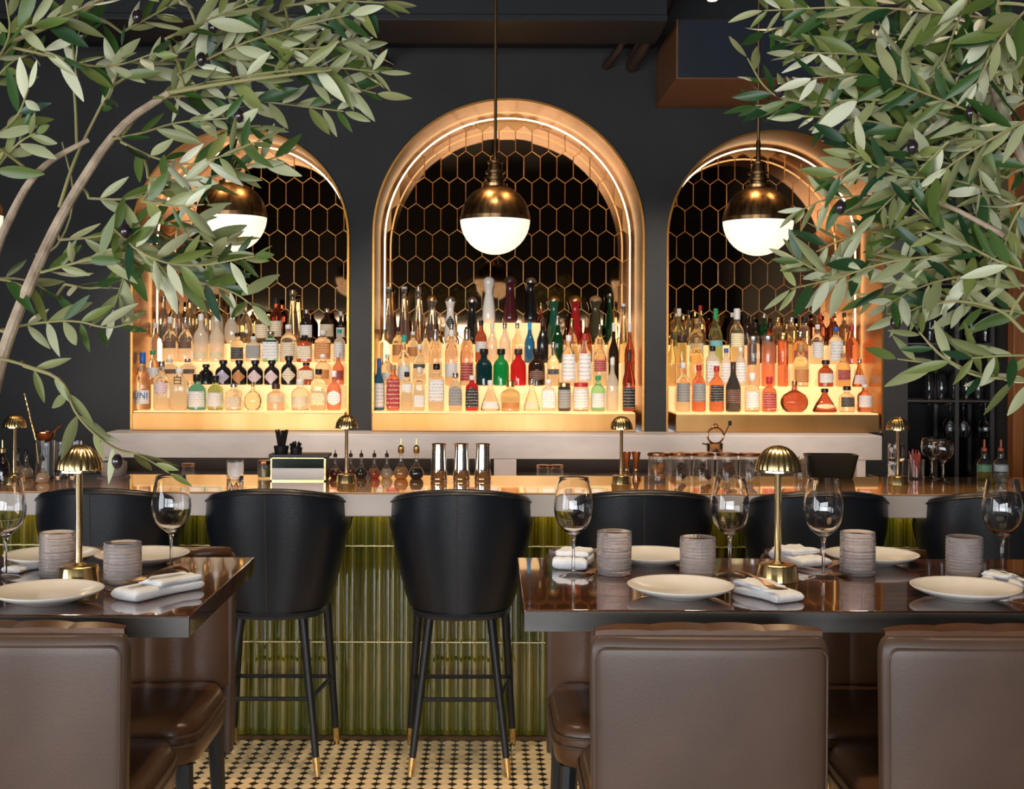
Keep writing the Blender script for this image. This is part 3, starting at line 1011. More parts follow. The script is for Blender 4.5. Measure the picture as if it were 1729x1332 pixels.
def napkin_mesh(Lg, Wd, H, roll=0.0, seed=0):
    """Folded cloth: layered slab whose fold end is rounded; roll lifts the far end into a soft roll."""
    rnd = random.Random(seed)
    ph = rnd.uniform(0, 6)
    m = MB()
    nu, nv = 28, 26
    def pt(u, v):
        a = 2 * PI * v
        n = 4.5
        ca, sa = math.cos(a), math.sin(a)
        q = 1 / (abs(ca) ** n + abs(sa) ** n) ** (1 / n)
        y = (u - .5) * Lg
        e = min(u, 1 - u) * Lg / (H * .62)
        k = math.sqrt(max(.0, 1 - (1 - min(1, e)) ** 2))
        x = ca * q * Wd / 2 * (1 - .05 * (1 - k)) + .004 * math.sin(7 * u + ph)
        hh = H * (1 + .12 * math.sin(5 * u + ph)) * (1 + roll * max(0, u - .55) * 2.2)
        z = hh * .5 + sa * q * hh * .5 * (.06 + .94 * k)
        z += .0016 * math.sin(18 * x / Wd + 4 * u + ph) * max(0, sa)
        return Vector((x, y, max(0.0006, z)))
    us = [0, .004, .012, .025, .045, .07] + [.1 + .8 * i / 15 for i in range(16)] + [.93, .955, .975, .988, .996, 1]
    vs = [pt(u, v / nv) for u in us for v in range(nv)]
    m.add(vs, [(i * nv + k, i * nv + (k + 1) % nv, (i + 1) * nv + (k + 1) % nv, (i + 1) * nv + k) for i in range(len(us) - 1) for k in range(nv)] + [tuple(range(nv)), tuple((len(us) - 1) * nv + k for k in range(nv))[::-1]])
    return m


def napkin(px, py, Lg, Wd, H, rz, label, roll=0.0, seed=0, flap=True):
    t = thing('napkin', label, 'napkin', onT(px, py), rz, 'folded white napkins on the dining tables')
    part('lower_fold', napkin_mesh(Lg, Wd, H, roll, seed), LINEN, t, sharp=80)
    if flap:
        o = part('upper_fold', napkin_mesh(Lg * .62, Wd * .94, H * .55, roll * .6, seed + 3), LINEN, t, sharp=80)
        o.location = (0, Lg * .17, H * .9)
    return t


def fork(loc, rz, label, tilt=0.0, pitch=0.0):
    m = MB()
    m.grid(lambda u, v: Vector(((v - .5) * (.016 - .009 * min(1, u * 1.8) + .016 * max(0, u - .78) / .22), -.095 + .135 * u, .0035 + .005 * math.sin(PI * u))), 14, 3)
    m.grid(lambda u, v: Vector(((v - .5) * (.016 - .009 * min(1, u * 1.8) + .016 * max(0, u - .78) / .22), -.095 + .135 * u, .0012 + .005 * math.sin(PI * u))), 14, 3, flip=True)
    for k in range(4):
        x = -.0094 + k * .00627
        m.tube([(x, .038, .0022), (x, .055, .0008), (x, .075, .003), (x * .96, .094, .0075)], [.0021, .002, .0018, .001], 6)
    m.add([(-.0115, .034, .0012), (.0115, .034, .0012), (.0115, .045, .0012), (-.0115, .045, .0012), (-.0115, .034, .0035), (.0115, .034, .0035), (.0115, .045, .0035), (-.0115, .045, .0035)],
          [(3, 2, 1, 0), (4, 5, 6, 7), (0, 1, 5, 4), (1, 2, 6, 5), (2, 3, 7, 6), (3, 0, 4, 7)])
    o = solo('fork', m, P('rose_gold_cutlery', (.66, .42, .24), .25, 1.0), label, 'fork', loc, rz, 'rose gold forks on the napkins')
    o.rotation_euler = (pitch, tilt, rz)
    return o


napkin(266, 1003, .215, .086, .026, R(-33), 'long white folded napkin with a fork at the bare table corner', 0, 1)
fork(onT(264, 1004) + Vector((0, 0, .0475)), R(147), 'fork on the napkin at the bare table corner', 0, R(-6))
napkin(1296, 1008, .165, .085, .022, R(28), 'white folded napkin before the lamp beside the front plate', 0, 2)
fork(onT(1280, 1012) + Vector((0, 0.0, .0425)), R(207), 'rose gold fork on the napkin between front plate and lamp', 0, R(-6))
napkin(966, 957, .13, .095, .030, R(-14), 'white folded napkin behind the first wine glass at the table end', .3, 4)
fork(onT(1000, 962) + Vector((.015, -.01, .001)), R(150), 'fork beside the folded napkin at the long table end')
napkin(1352, 951, .15, .10, .028, R(24), 'white rolled napkin behind the lamp on the long table', .25, 5)
fork(onT(1382, 966) + Vector((.0, -.01, .001)), R(-140), 'fork beside the rolled napkin behind the lamp')
napkin(1702, 990, .11, .07, .022, R(40), 'white folded napkin beside the last front plate', .2, 6)
fork(onT(1712, 992) + Vector((0.0, -.0, .030)), R(-160), 'fork on the napkin beside the last front plate')
napkin(40, 962, .11, .06, .013, R(-20), 'white folded napkin behind the first tumbler by the trunk', 0, 7, False)

# ================================================================ BOTTLES
CLEAR = ('clear', (.98, .93, .84), .10)
COLS = {
    'clear': ((.985, .93, .82), .10), 'pale': ((1.0, .90, .68), .16), 'frost': ((.98, .93, .82), .62), 'amber': ((.93, .60, .26), .14),
    'gold': ((.97, .78, .42), .14), 'red': ((.80, .20, .10), .16), 'darkred': ((.34, .06, .03), .15), 'pink': ((.97, .76, .62), .2), 'orange': ((.95, .56, .36), .35),
    'black': ((.012, .011, .012), .9), 'teal': ((.10, .55, .58), .18), 'green': ((.45, .68, .22), .15), 'dgreen': ((.02, .18, .06), .4),
    'mint': ((.25, .80, .50), .25), 'blue': ((.10, .36, .62), .4), 'emerald': ((.02, .50, .13), .6), 'crimson': ((.80, .045, .04), .65), 'petrol': ((.008, .075, .085), .75),
    'brown': ((.055, .028, .018), .8), 'white': ((.80, .76, .70), .95), 'maroon': ((.07, .012, .014), .95), 'solidgreen': ((.012, .10, .055), .95), 'solidred': ((.40, .012, .015), .95),
    'solidblack': ((.008, .008, .009), .95), 'olive': ((.055, .045, .02), .9), 'cognac': ((.70, .28, .09), .12), 'lime': ((.62, .80, .35), .15), 'grey': ((.10, .085, .07), .85),
}
NAME_COL = {'clear': 'clear', 'pale': 'pale straw', 'frost': 'frosted', 'amber': 'amber', 'gold': 'golden', 'red': 'red', 'darkred': 'dark red', 'pink': 'pink', 'orange': 'orange',
            'black': 'black', 'teal': 'teal', 'green': 'light green', 'dgreen': 'dark green', 'mint': 'mint green', 'blue': 'blue', 'emerald': 'emerald', 'crimson': 'crimson', 'petrol': 'petrol blue',
            'brown': 'brown', 'white': 'white ceramic', 'maroon': 'maroon', 'solidgreen': 'deep green', 'solidred': 'scarlet', 'solidblack': 'glossy black', 'olive': 'olive brown', 'cognac': 'cognac', 'lime': 'lime tinted', 'grey': 'grey brown'}
# profile of each style: (radius, height) of the glass, the cap's radius/height span, cross-section exponent, depth
STYLE = {
    'round': ([(.86, 0), (.98, .015), (1, .03), (1, .56), (.95, .62), (.78, .68), (.48, .74), (.36, .79), (.34, .93)], (.40, .88, 1.0), 2, 1),
    'tall': ([(.86, 0), (1, .02), (1, .50), (.92, .57), (.66, .64), (.40, .71), (.33, .78), (.31, .95)], (.37, .86, 1.0), 2, 1),
    'square': ([(.90, 0), (1, .02), (1, .64), (.93, .70), (.62, .75), (.40, .79), (.37, .93)], (.46, .87, 1.0), 5, .9),
    'squat': ([(.86, 0), (1, .02), (1.0, .50), (.93, .60), (.70, .67), (.40, .72), (.36, .88)], (.46, .80, 1.0), 2, 1),
    'oval': ([(.80, 0), (.92, .02), (1.0, .25), (1, .42), (.92, .55), (.66, .65), (.34, .71), (.30, .92)], (.38, .84, 1.0), 2.3, .55),
    'apoth': ([(.90, 0), (1, .02), (1, .52), (.92, .60), (.70, .68), (.46, .72), (.38, .76), (.38, .90)], (.52, .84, 1.0), 2, 1),
    'taper': ([(.86, 0), (1, .015), (.97, .10), (.80, .35), (.58, .58), (.42, .75), (.38, .84), (.46, .92), (.52, .955)], (.46, .93, 1.0), 2, 1),
    'bell': ([(.70, 0), (.88, .01), (1.0, .06), (1.0, .14), (.88, .32), (.68, .52), (.54, .68), (.56, .76), (.70, .84), (.80, .875), (.78, .89)], (.86, .885, 1.0), 2, 1),
    'gourd': ([(.70, 0), (.90, .02), (1.0, .10), (1.0, .28), (.82, .48), (.62, .62), (.62, .68), (.78, .78), (.92, .86), (.90, .92)], (.88, .90, 1.0), 2, 1),
    'flask': ([(.55, 0), (.62, .01), (.86, .10), (1.0, .26), (.98, .40), (.80, .54), (.46, .64), (.20, .70), (.17, .90)], (.20, .84, 1.0), 2, .6),
    'flare': ([(.92, 0), (1.0, .02), (.98, .10), (.74, .35), (.46, .58), (.30, .70), (.24, .78), (.24, .90)], (.30, .84, 1.0), 2, .7),
    'wine': ([(.88, 0), (1, .02), (1, .46), (.95, .52), (.70, .62), (.42, .72), (.34, .82), (.33, .96)], (.36, .80, 1.0), 2, 1),
    'cyl': ([(.92, 0), (1, .02), (1, .80), (.92, .86), (.6, .88)], (.92, .85, 1.0), 2, 1),
}


def interp(prof, z):
    for (r0, z0), (r1, z1) in zip(prof, prof[1:]):
        if z0 <= z <= z1 + 1e-9:
            return r0 + (r1 - r0) * (z - z0) / max(1e-9, z1 - z0)
    return prof[-1][0]


STYLE_NAME = {'round': 'round-shouldered', 'tall': 'long-necked', 'square': 'square', 'squat': 'squat', 'oval': 'flat oval', 'apoth': 'apothecary', 'taper': 'tapering corked',
              'bell': 'bell-topped', 'gourd': 'gourd-shaped', 'flask': 'rounded flask', 'flare': 'flared', 'wine': 'slender', 'cyl': 'cylindrical'}
LC = {'w': ((.92, .90, .87), (.35, .35, .38)), 'g': ((.38, .38, .37), (.1, .1, .1)), 'k': ((.015, .015, .018), (.6, .55, .45)), 'r': ((.42, .03, .025), (.8, .7, .6)), 'c': ((.88, .76, .56), (.2, .1, .05)),
      'b': ((.18, .30, .55), (.85, .85, .85)), 'l': ((.66, .58, .76), (.15, .1, .2)), 'o': ((.70, .30, .10), (.15, .05, .02)), 'p': ((.90, .70, .70), (.2, .08, .1)), 'y': ((.90, .80, .50), (.25, .1, .03)), 't': ((.10, .40, .40), (.8, .8, .8)), 's': ((.10, .045, .03), (.6, .4, .3))}
LNAME = {'w': 'white', 'g': 'grey', 'k': 'black', 'r': 'red', 'c': 'cream', 'b': 'blue', 'l': 'lilac', 'o': 'orange', 'p': 'pink', 'y': 'yellow', 't': 'teal', 's': 'brown'}
CAPS = {'k': (.012, .011, .012), 'w': (.75, .73, .70), 'b': (.03, .12, .42), 'g': (.62, .42, .18), 'r': (.45, .03, .03), 't': (.02, .40, .33), 'n': (.40, .22, .10), 's': (.55, .52, .48), 'e': (.03, .30, .10), 'B': (.02, .32, .62), 'd': (.06, .03, .02)}


def bottle(arch, row, cx, wpx, top, style, col, cap, lab=None, lh=(.12, .45), shape='rect', liquid=None):
    Y, z0 = ROWS[row]
    return dict(arch=arch, row=row, cx=cx, w=wpx, top=top, style=style, col=col, cap=cap, lab=lab, lh=lh, shape=shape, liquid=liquid, Y=Y, z0=z0)


def make_bottle(d, label, group):
    s = F / d['Y']
    zt = at(d['cx'], d['top'], d['Y']).z
    h = max(.10, zt - d['z0'])
    r = d['w'] / s / 2 * .985
    prof, capd, n, sy = STYLE[d['style']]
    x = at(d['cx'], 640, d['Y']).x
    root = thing('bottle', label, 'bottle', (x, d['Y'] + (-.02 if d['row'] == 0 and d['w'] > 38 else 0), d['z0'] + .0005), 0, group)
    rgb, dens = COLS[d['col']]
    solid = dens > .85
    gm = P('glaze_' + d['col'], rgb, .18, coat=.4) if solid else (thin_glass('bottle_' + d['col'], rgb, dens) if dens > .3 else P('bottle_' + d['col'], tuple(q ** .75 for q in rgb), .02, trans=.93, ior=1.40))
    P3 = [(q * r, z * h) for q, z in prof]
    part('glass', MB().lathe(P3, 20, n=n, sy=sy), gm, root, sharp=45)
    cr, c0, c1 = capd
    ca = CAPS[d['cap']]
    cm = P('cap_' + d['cap'], ca, .3, 1.0 if d['cap'] in 'gs' else 0.0)
    if d['style'] == 'bell':
        cp = [(cr * r, c0 * h), (cr * r * 1.02, (c0 + .02) * h)] + [(cr * r * math.cos(t), (c0 + .02 + (1 - c0 - .02) * math.sin(t)) * h) for t in (.3, .6, .9, 1.2, 1.5)]
    elif d['style'] == 'gourd':
        cp = [(cr * r * math.cos(t), (c0 + (1 - c0) * math.sin(t)) * h) for t in (0, .3, .6, .9, 1.2, 1.5)]
    else:
        cp = [(cr * r * .94, c0 * h), (cr * r, (c0 + .01) * h), (cr * r, (c1 - .02) * h), (cr * r * .86, c1 * h)]
    if d['style'] == 'gourd':
        cm = gm
    part('cap', MB().lathe(cp, 16), cm, root)
    if d['liquid']:
        lc, lev = d['liquid']
        lp = [(max(.001, interp(prof, t) * r * .9), t * h) for t in [.02] + [lev * k / 6 for k in range(1, 7)]]
        part('liquid', MB().lathe(lp, 16, n=n, sy=sy), thin_glass('liquid_' + lc, COLS[lc][0], .25, refl=.2), root)
    if d['lab']:
        lcol, ink = LC[d['lab']]
        l0, l1 = d['lh']
        aw = 1.05
        m = MB()
        nu, nv = 11, 7
        vs = []
        for j in range(nv):
            t = j / (nv - 1)
            zz = l0 + (l1 - l0) * t
            if d['shape'] == 'diamond': k = max(.03, 1 - abs(2 * t - 1))
            elif d['shape'] == 'oval': k = math.sqrt(max(.0, 1 - (2 * t - 1) ** 2)) * .95 + .02
            elif d['shape'] == 'arch': k = 1 if t < .55 else math.sqrt(max(0, 1 - ((t - .55) / .45) ** 2)) + .02
            else: k = 1
            rad = interp(prof, zz) * r
            for i in range(nu):
                a = -PI / 2 + (2 * i / (nu - 1) - 1) * aw * k
                cc, ss = math.cos(a), math.sin(a)
                q = rad + .0012
                if n != 2: q = rad / (abs(cc) ** n + abs(ss) ** n) ** (1 / n) + .0012
                vs.append((q * cc, q * ss * sy - (.0008 if sy < 1 else 0), zz * h))
        m.add(vs, [(j * nu + i, j * nu + i + 1, (j + 1) * nu + i + 1, (j + 1) * nu + i) for j in range(nv - 1) for i in range(nu - 1)])
        part('label', m, label_mat(lcol, ink), root)
    return root


B = bottle
bottles = [
    # ---- gin arch, front tier
    B(0, 0, 241, 28, 595, 'wine', 'pale', 'b', 'w', (.10, .34)), B(0, 0, 273, 27, 610, 'round', 'clear', 's', 'p', (.30, .60), 'oval'), B(0, 0, 303, 29, 622, 'square', 'clear', 'w', None),
    B(0, 0, 333, 31, 632, 'squat', 'teal', 'k', 'w', (.08, .52)), B(0, 0, 364, 27, 634, 'squat', 'green', 'k', 'w', (.10, .50)), B(0, 0, 395, 26, 648, 'square', 'clear', 's', 'c', (.10, .5)),
    B(0, 0, 427, 30, 645, 'flask', 'pale', 'g', None), B(0, 0, 466, 31, 648, 'squat', 'pink', 'd', 'c', (.30, .55)), B(0, 0, 507, 30, 640, 'squat', 'clear', 'w', 'c', (.1, .45)),
    B(0, 0, 538, 25, 623, 'square', 'pale', 'k', 'y', (.12, .42)), B(0, 0, 564, 25, 626, 'oval', 'orange', 'w', 'w', (.12, .50), 'oval'),
    # second tier
    B(0, 1, 258, 24, 592, 'round', 'clear', 'e', 'w', (.2, .5)), B(0, 1, 286, 25, 606, 'square', 'clear', 'w', 's', (.42, .60)), B(0, 1, 317, 25, 606, 'square', 'clear', 's', 's', (.42, .60)),
    B(0, 1, 348, 24, 615, 'apoth', 'solidblack', 'k', None), B(0, 1, 377, 27, 608, 'apoth', 'black', 'k', 'l', (.04, .60), 'diamond'), B(0, 1, 404, 26, 608, 'apoth', 'black', 'k', 'o', (.04, .60), 'diamond'),
    B(0, 1, 431, 27, 608, 'apoth', 'black', 'k', 'p', (.04, .60), 'diamond'), B(0, 1, 459, 26, 608, 'apoth', 'black', 'k', 'p', (.04, .60), 'diamond'), B(0, 1, 488, 27, 601, 'apoth', 'black', 'k', 'c', (.06, .60), 'diamond'),
    B(0, 1, 517, 26, 612, 'square', 'darkred', 'k', 'c', (.25, .65)), B(0, 1, 545, 26, 598, 'round', 'pink', 'w', 'o', (.2, .5)), B(0, 1, 571, 20, 596, 'tall', 'orange', 'w', 'r', (.15, .45)),
    # third tier
    B(0, 2, 262, 22, 545, 'tall', 'clear', 'w', None), B(0, 2, 287, 25, 535, 'tall', 'clear', 'w', 's', (.30, .46)), B(0, 2, 313, 25, 536, 'tall', 'clear', 's', 's', (.30, .46)),
    B(0, 2, 339, 26, 530, 'tall', 'frost', 'w', 'y', (.06, .20)), B(0, 2, 366, 26, 532, 'tall', 'frost', 'w', 'y', (.06, .20)), B(0, 2, 401, 24, 562, 'round', 'pale', 'k', 'k', (.1, .5)),
    B(0, 2, 428, 24, 568, 'square', 'frost', 'w', 'g', (.15, .65)), B(0, 2, 457, 27, 560, 'square', 'mint', 's', 'w', (.1, .75)), B(0, 2, 487, 28, 548, 'round', 'clear', 'w', 'c', (.12, .5)),
    B(0, 2, 514, 25, 566, 'square', 'darkred', 'k', 'c', (.12, .6)), B(0, 2, 545, 27, 558, 'square', 'pink', 'w', 'o', (.1, .62)), B(0, 2, 573, 20, 556, 'round', 'frost', 't', 'w', (.1, .6)),
    # top tier
    B(0, 3, 276, 20, 500, 'tall', 'clear', 's', None), B(0, 3, 298, 20, 508, 'round', 'clear', 'k', None), B(0, 3, 321, 21, 500, 'tall', 'gold', 'k', None), B(0, 3, 343, 21, 512, 'round', 'pale', 'n', None),
    B(0, 3, 366, 22, 505, 'tall', 'frost', 'g', None), B(0, 3, 390, 24, 518, 'flask', 'frost', 'w', None), B(0, 3, 415, 24, 507, 'flask', 'gold', 'n', None), B(0, 3, 442, 24, 522, 'round', 'amber', 'r', 'c', (.15, .55)),
    B(0, 3, 466, 22, 504, 'round', 'darkred', 'k', 'c', (.15, .5)), B(0, 3, 494, 25, 490, 'taper', 'gold', 's', None), B(0, 3, 517, 23, 523, 'round', 'black', 's', 'w', (.18, .55)), B(0, 3, 552, 25, 521, 'round', 'brown', 's', 'c', (.2, .55)), B(0, 3, 575, 16, 526, 'tall', 'black', 'w', 'w', (.2, .5)),
    B(0, 2, 240, 18, 550, 'tall', 'pale', 'w', None), B(0, 3, 254, 18, 512, 'tall', 'gold', 'k', None),
    B(1, 2, 718, 17, 556, 'tall', 'pale', 'g', None), B(1, 2, 1034, 17, 552, 'tall', 'pale', 's', None), B(1, 3, 913, 15, 512, 'tall', 'darkred', 'g', None),
    B(2, 2, 1462, 19, 562, 'round', 'amber', 'k', 'r', (.15, .5)), B(2, 3, 1445, 16, 530, 'tall', 'gold', 'd', None), B(2, 1, 1134, 14, 560, 'tall', 'amber', 'd', None),
    # ---- middle arch, front tier
    B(1, 0, 640, 19, 605, 'wine', 'blue', 'b', 'w', (.06, .52)), B(1, 0, 664, 22, 616, 'square', 'red', 'n', 'r', (.05, .68)), B(1, 0, 687, 19, 628, 'square', 'clear', 'k', 'w', (.5, .68)), B(1, 0, 708, 19, 620, 'square', 'clear', 'w', 'w', (.08, .35)),
    B(1, 0, 737, 26, 614, 'square', 'clear', 'k', 'w', (.2, .66)), B(1, 0, 769, 22, 630, 'square', 'clear', 's', 'g', (.14, .66), 'arch'), B(1, 0, 797, 22, 634, 'square', 'crimson', 'w', 'k', (.10, .68), 'arch'),
    B(1, 0, 828, 33, 642, 'flare', 'clear', 'w', 'w', (.08, .30)), B(1, 0, 862, 33, 643, 'squat', 'gold', 'g', 'o', (.08, .28)), B(1, 0, 898, 28, 641, 'flare', 'clear', 's', 'c', (.1, .3)),
    B(1, 0, 926, 23, 641, 'square', 'frost', 'w', 'w', (.1, .66)), B(1, 0, 953, 22, 646, 'cyl', 'grey', 'g', 'g', (.1, .75)), B(1, 0, 981, 27, 646, 'cyl', 'clear', 'r', 'w', (.1, .78)), B(1, 0, 1010, 24, 634, 'round', 'mint', 'e', 'w', (.1, .5)),
    B(1, 0, 1034, 21, 604, 'tall', 'frost', 'w', None), B(1, 0, 1062, 22, 590, 'wine', 'darkred', 'd', 'k', (.05, .38)),
    # second tier
    B(1, 1, 654, 20, 598, 'round', 'pale', 'w', 'w', (.15, .4)), B(1, 1, 682, 22, 566, 'tall', 'clear', 't', 'w', (.1, .38)), B(1, 1, 708, 22, 582, 'round', 'pale', 'w', 'k', (.42, .52)), B(1, 1, 735, 22, 557, 'squat', 'clear', 's', None),
    B(1, 1, 762, 22, 557, 'round', 'pink', 'w', 'w', (.15, .4)), B(1, 1, 788, 23, 556, 'squat', 'pink', 's', 'r', (.08, .4)), B(1, 1, 817, 29, 589, 'apoth', 'petrol', 'k', None), B(1, 1, 846, 27, 589, 'apoth', 'emerald', 'k', None),
    B(1, 1, 875, 27, 589, 'apoth', 'crimson', 'd', None), B(1, 1, 906, 29, 589, 'apoth', 'brown', 'k', 's', (.12, .45), 'oval'), B(1, 1, 934, 21, 578, 'tall', 'pale', 's', 'k', (.26, .38)), B(1, 1, 960, 24, 566, 'round', 'clear', 'w', 'w', (.1, .62)),
    B(1, 1, 987, 23, 564, 'round', 'clear', 'r', 'w', (.1, .62)), B(1, 1, 1013, 23, 572, 'round', 'pale', 'n', 'r', (.30, .55)), B(1, 1, 1036, 18, 545, 'tall', 'brown', 'w', None), B(1, 1, 1063, 18, 546, 'tall', 'darkred', 'w', None),
    # third tier
    B(1, 2, 648, 20, 556, 'tall', 'gold', 's', None), B(1, 2, 672, 20, 552, 'round', 'gold', 'k', 'o', (.2, .5)), B(1, 2, 697, 20, 560, 'round', 'pale', 'w', 'o', (.2, .5)), B(1, 2, 812, 20, 541, 'round', 'darkred', 'k', 'w', (.25, .5)), B(1, 2, 831, 18, 545, 'tall', 'frost', 'w', None),
    B(1, 2, 852, 20, 545, 'tall', 'frost', 's', None), B(1, 2, 873, 18, 545, 'tall', 'pale', 's', None), B(1, 2, 894, 18, 544, 'wine', 'blue', 'B', None), B(1, 2, 916, 20, 536, 'wine', 'black', 'd', None), B(1, 2, 941, 21, 534, 'wine', 'dgreen', 's', None), B(1, 2, 965, 20, 538, 'wine', 'amber', 'g', None),
    B(1, 2, 990, 20, 538, 'wine', 'darkred', 'n', None), B(1, 2, 1012, 18, 548, 'tall', 'gold', 's', None), B(1, 2, 1052, 17, 513, 'taper', 'gold', 'w', None), B(1, 2, 735, 20, 556, 'round', 'gold', 'n', None), B(1, 2, 762, 20, 548, 'round', 'clear', 's', None), B(1, 2, 788, 20, 552, 'tall', 'amber', 'k', None),
    # top tier
    B(1, 3, 656, 23, 484, 'taper', 'clear', 'w', None, liquid=('gold', .5)), B(1, 3, 682, 23, 484, 'taper', 'clear', 'w', None, liquid=('amber', .42)), B(1, 3, 706, 22, 485, 'taper', 'clear', 's', None, liquid=('gold', .40)), B(1, 3, 729, 21, 498, 'bell', 'clear', 'g', None, liquid=('cognac', .4)),
    B(1, 3, 760, 22, 500, 'bell', 'white', 's', 'k', (.30, .60), 'diamond'), B(1, 3, 797, 22, 501, 'bell', 'solidblack', 's', None), B(1, 4, 825, 22, 467, 'gourd', 'white', 'w', None), B(1, 4, 861, 25, 466, 'bell', 'maroon', 'd', None), B(1, 4, 896, 22, 468, 'bell', 'solidblack', 's', None),
    B(1, 3, 935, 24, 499, 'bell', 'solidgreen', 'g', None), B(1, 3, 971, 25, 499, 'bell', 'solidred', 'g', None), B(1, 3, 1005, 25, 499, 'bell', 'olive', 'n', None), B(1, 3, 1029, 17, 496, 'taper', 'dgreen', 's', None),
    # ---- amber spirits arch, front tier
    B(2, 0, 1153, 25, 612, 'round', 'pale', 'w', 'g', (.20, .58)), B(2, 0, 1180, 24, 616, 'round', 'red', 'r', 'g', (.22, .60)), B(2, 0, 1210, 25, 618, 'round', 'red', 'r', 'k', (.22, .58)), B(2, 0, 1238, 26, 611, 'wine', 'grey', 'd', 's', (.18, .45)),
    B(2, 0, 1270, 26, 630, 'squat', 'pale', 'w', 'w', (.10, .52)), B(2, 0, 1299, 25, 636, 'squat', 'red', 'r', 'r', (.08, .55)), B(2, 0, 1340, 48, 643, 'flask', 'darkred', 'g', None), B(2, 0, 1391, 42, 656, 'flare', 'darkred', 'k', 'y', (.15, .36), 'oval'),
    B(2, 0, 1430, 26, 652, 'apoth', 'pale', 'k', 'k', (.2, .58)), B(2, 0, 1460, 25, 649, 'round', 'red', 'w', 'w', (.18, .6)),
    # second
    B(2, 1, 1151, 18, 566, 'cyl', 'amber', 'd', None), B(2, 1, 1176, 25, 570, 'round', 'gold', 'n', None), B(2, 1, 1203, 22, 584, 'square', 'frost', 'k', 'w', (.1, .62)), B(2, 1, 1226, 20, 588, 'round', 'frost', 'b', 'w', (.1, .6)), B(2, 1, 1250, 20, 586, 'round', 'frost', 'w', 'w', (.1, .6)),
    B(2, 1, 1272, 22, 567, 'cyl', 'pink', 's', None), B(2, 1, 1297, 23, 566, 'cyl', 'orange', 's', None), B(2, 1, 1322, 18, 562, 'cyl', 'red', 'g', None), B(2, 1, 1352, 27, 580, 'squat', 'gold', 'n', 'o', (.1, .4)), B(2, 1, 1394, 26, 608, 'apoth', 'darkred', 'k', 'w', (.15, .5)), B(2, 1, 1424, 24, 596, 'round', 'amber', 'n', 'r', (.2, .5)), B(2, 1, 1451, 25, 606, 'flare', 'cognac', 's', 'p', (.1, .42)),
    # third
    B(2, 2, 1146, 22, 521, 'tall', 'lime', 'w', None), B(2, 2, 1176, 24, 538, 'round', 'gold', 'n', 'c', (.3, .45)), B(2, 2, 1208, 24, 521, 'wine', 'green', 'e', 't', (.30, .42)), B(2, 2, 1244, 25, 521, 'squat', 'gold', 'w', 'y', (.3, .55)),
    B(2, 2, 1275, 22, 545, 'round', 'brown', 'k', None), B(2, 2, 1300, 22, 545, 'round', 'darkred', 'k', None), B(2, 2, 1328, 20, 548, 'round', 'amber', 'g', None), B(2, 2, 1351, 27, 560, 'squat', 'cognac', 's', 'r', (.1, .40)), B(2, 2, 1380, 21, 548, 'round', 'pale', 'w', 'w', (.15, .55)), B(2, 2, 1411, 25, 552, 'round', 'pale', 'b', 'w', (.08, .62)), B(2, 2, 1438, 22, 550, 'tall', 'red', 'r', None),
    # top
    B(2, 3, 1140, 18, 520, 'tall', 'amber', 'd', None), B(2, 3, 1162, 18, 524, 'tall', 'gold', 'k', None), B(2, 3, 1182, 19, 516, 'tall', 'gold', 'r', None), B(2, 3, 1290, 20, 530, 'tall', 'dgreen', 's', None), B(2, 3, 1313, 20, 536, 'squat', 'gold', 'g', None), B(2, 3, 1336, 20, 536, 'squat', 'gold', 's', None), B(2, 3, 1358, 20, 536, 'squat', 'pale', 'k', None),
    B(2, 3, 1384, 18, 530, 'round', 'red', 'r', None), B(2, 3, 1404, 18, 532, 'tall', 'darkred', 'r', None), B(2, 3, 1425, 18, 528, 'tall', 'amber', 'k', None), B(2, 3, 1262, 20, 532, 'round', 'brown', 'k', None), B(2, 3, 1206, 18, 530, 'round', 'darkred', 'k', None), B(2, 3, 1236, 18, 528, 'tall', 'brown', 'w', None),
]

def as_mesh(t):
    bpy.context.view_layer.update()
    me = bpy.data.meshes.new_from_object(t)
    n_, par, mw, loc_, rot_ = t.name, t.parent, None, t.location.copy(), t.rotation_euler.copy()
    bpy.data.objects.remove(t)
    o = link(bpy.data.objects.new(n_, me), par)
    o.location, o.rotation_euler = loc_, rot_


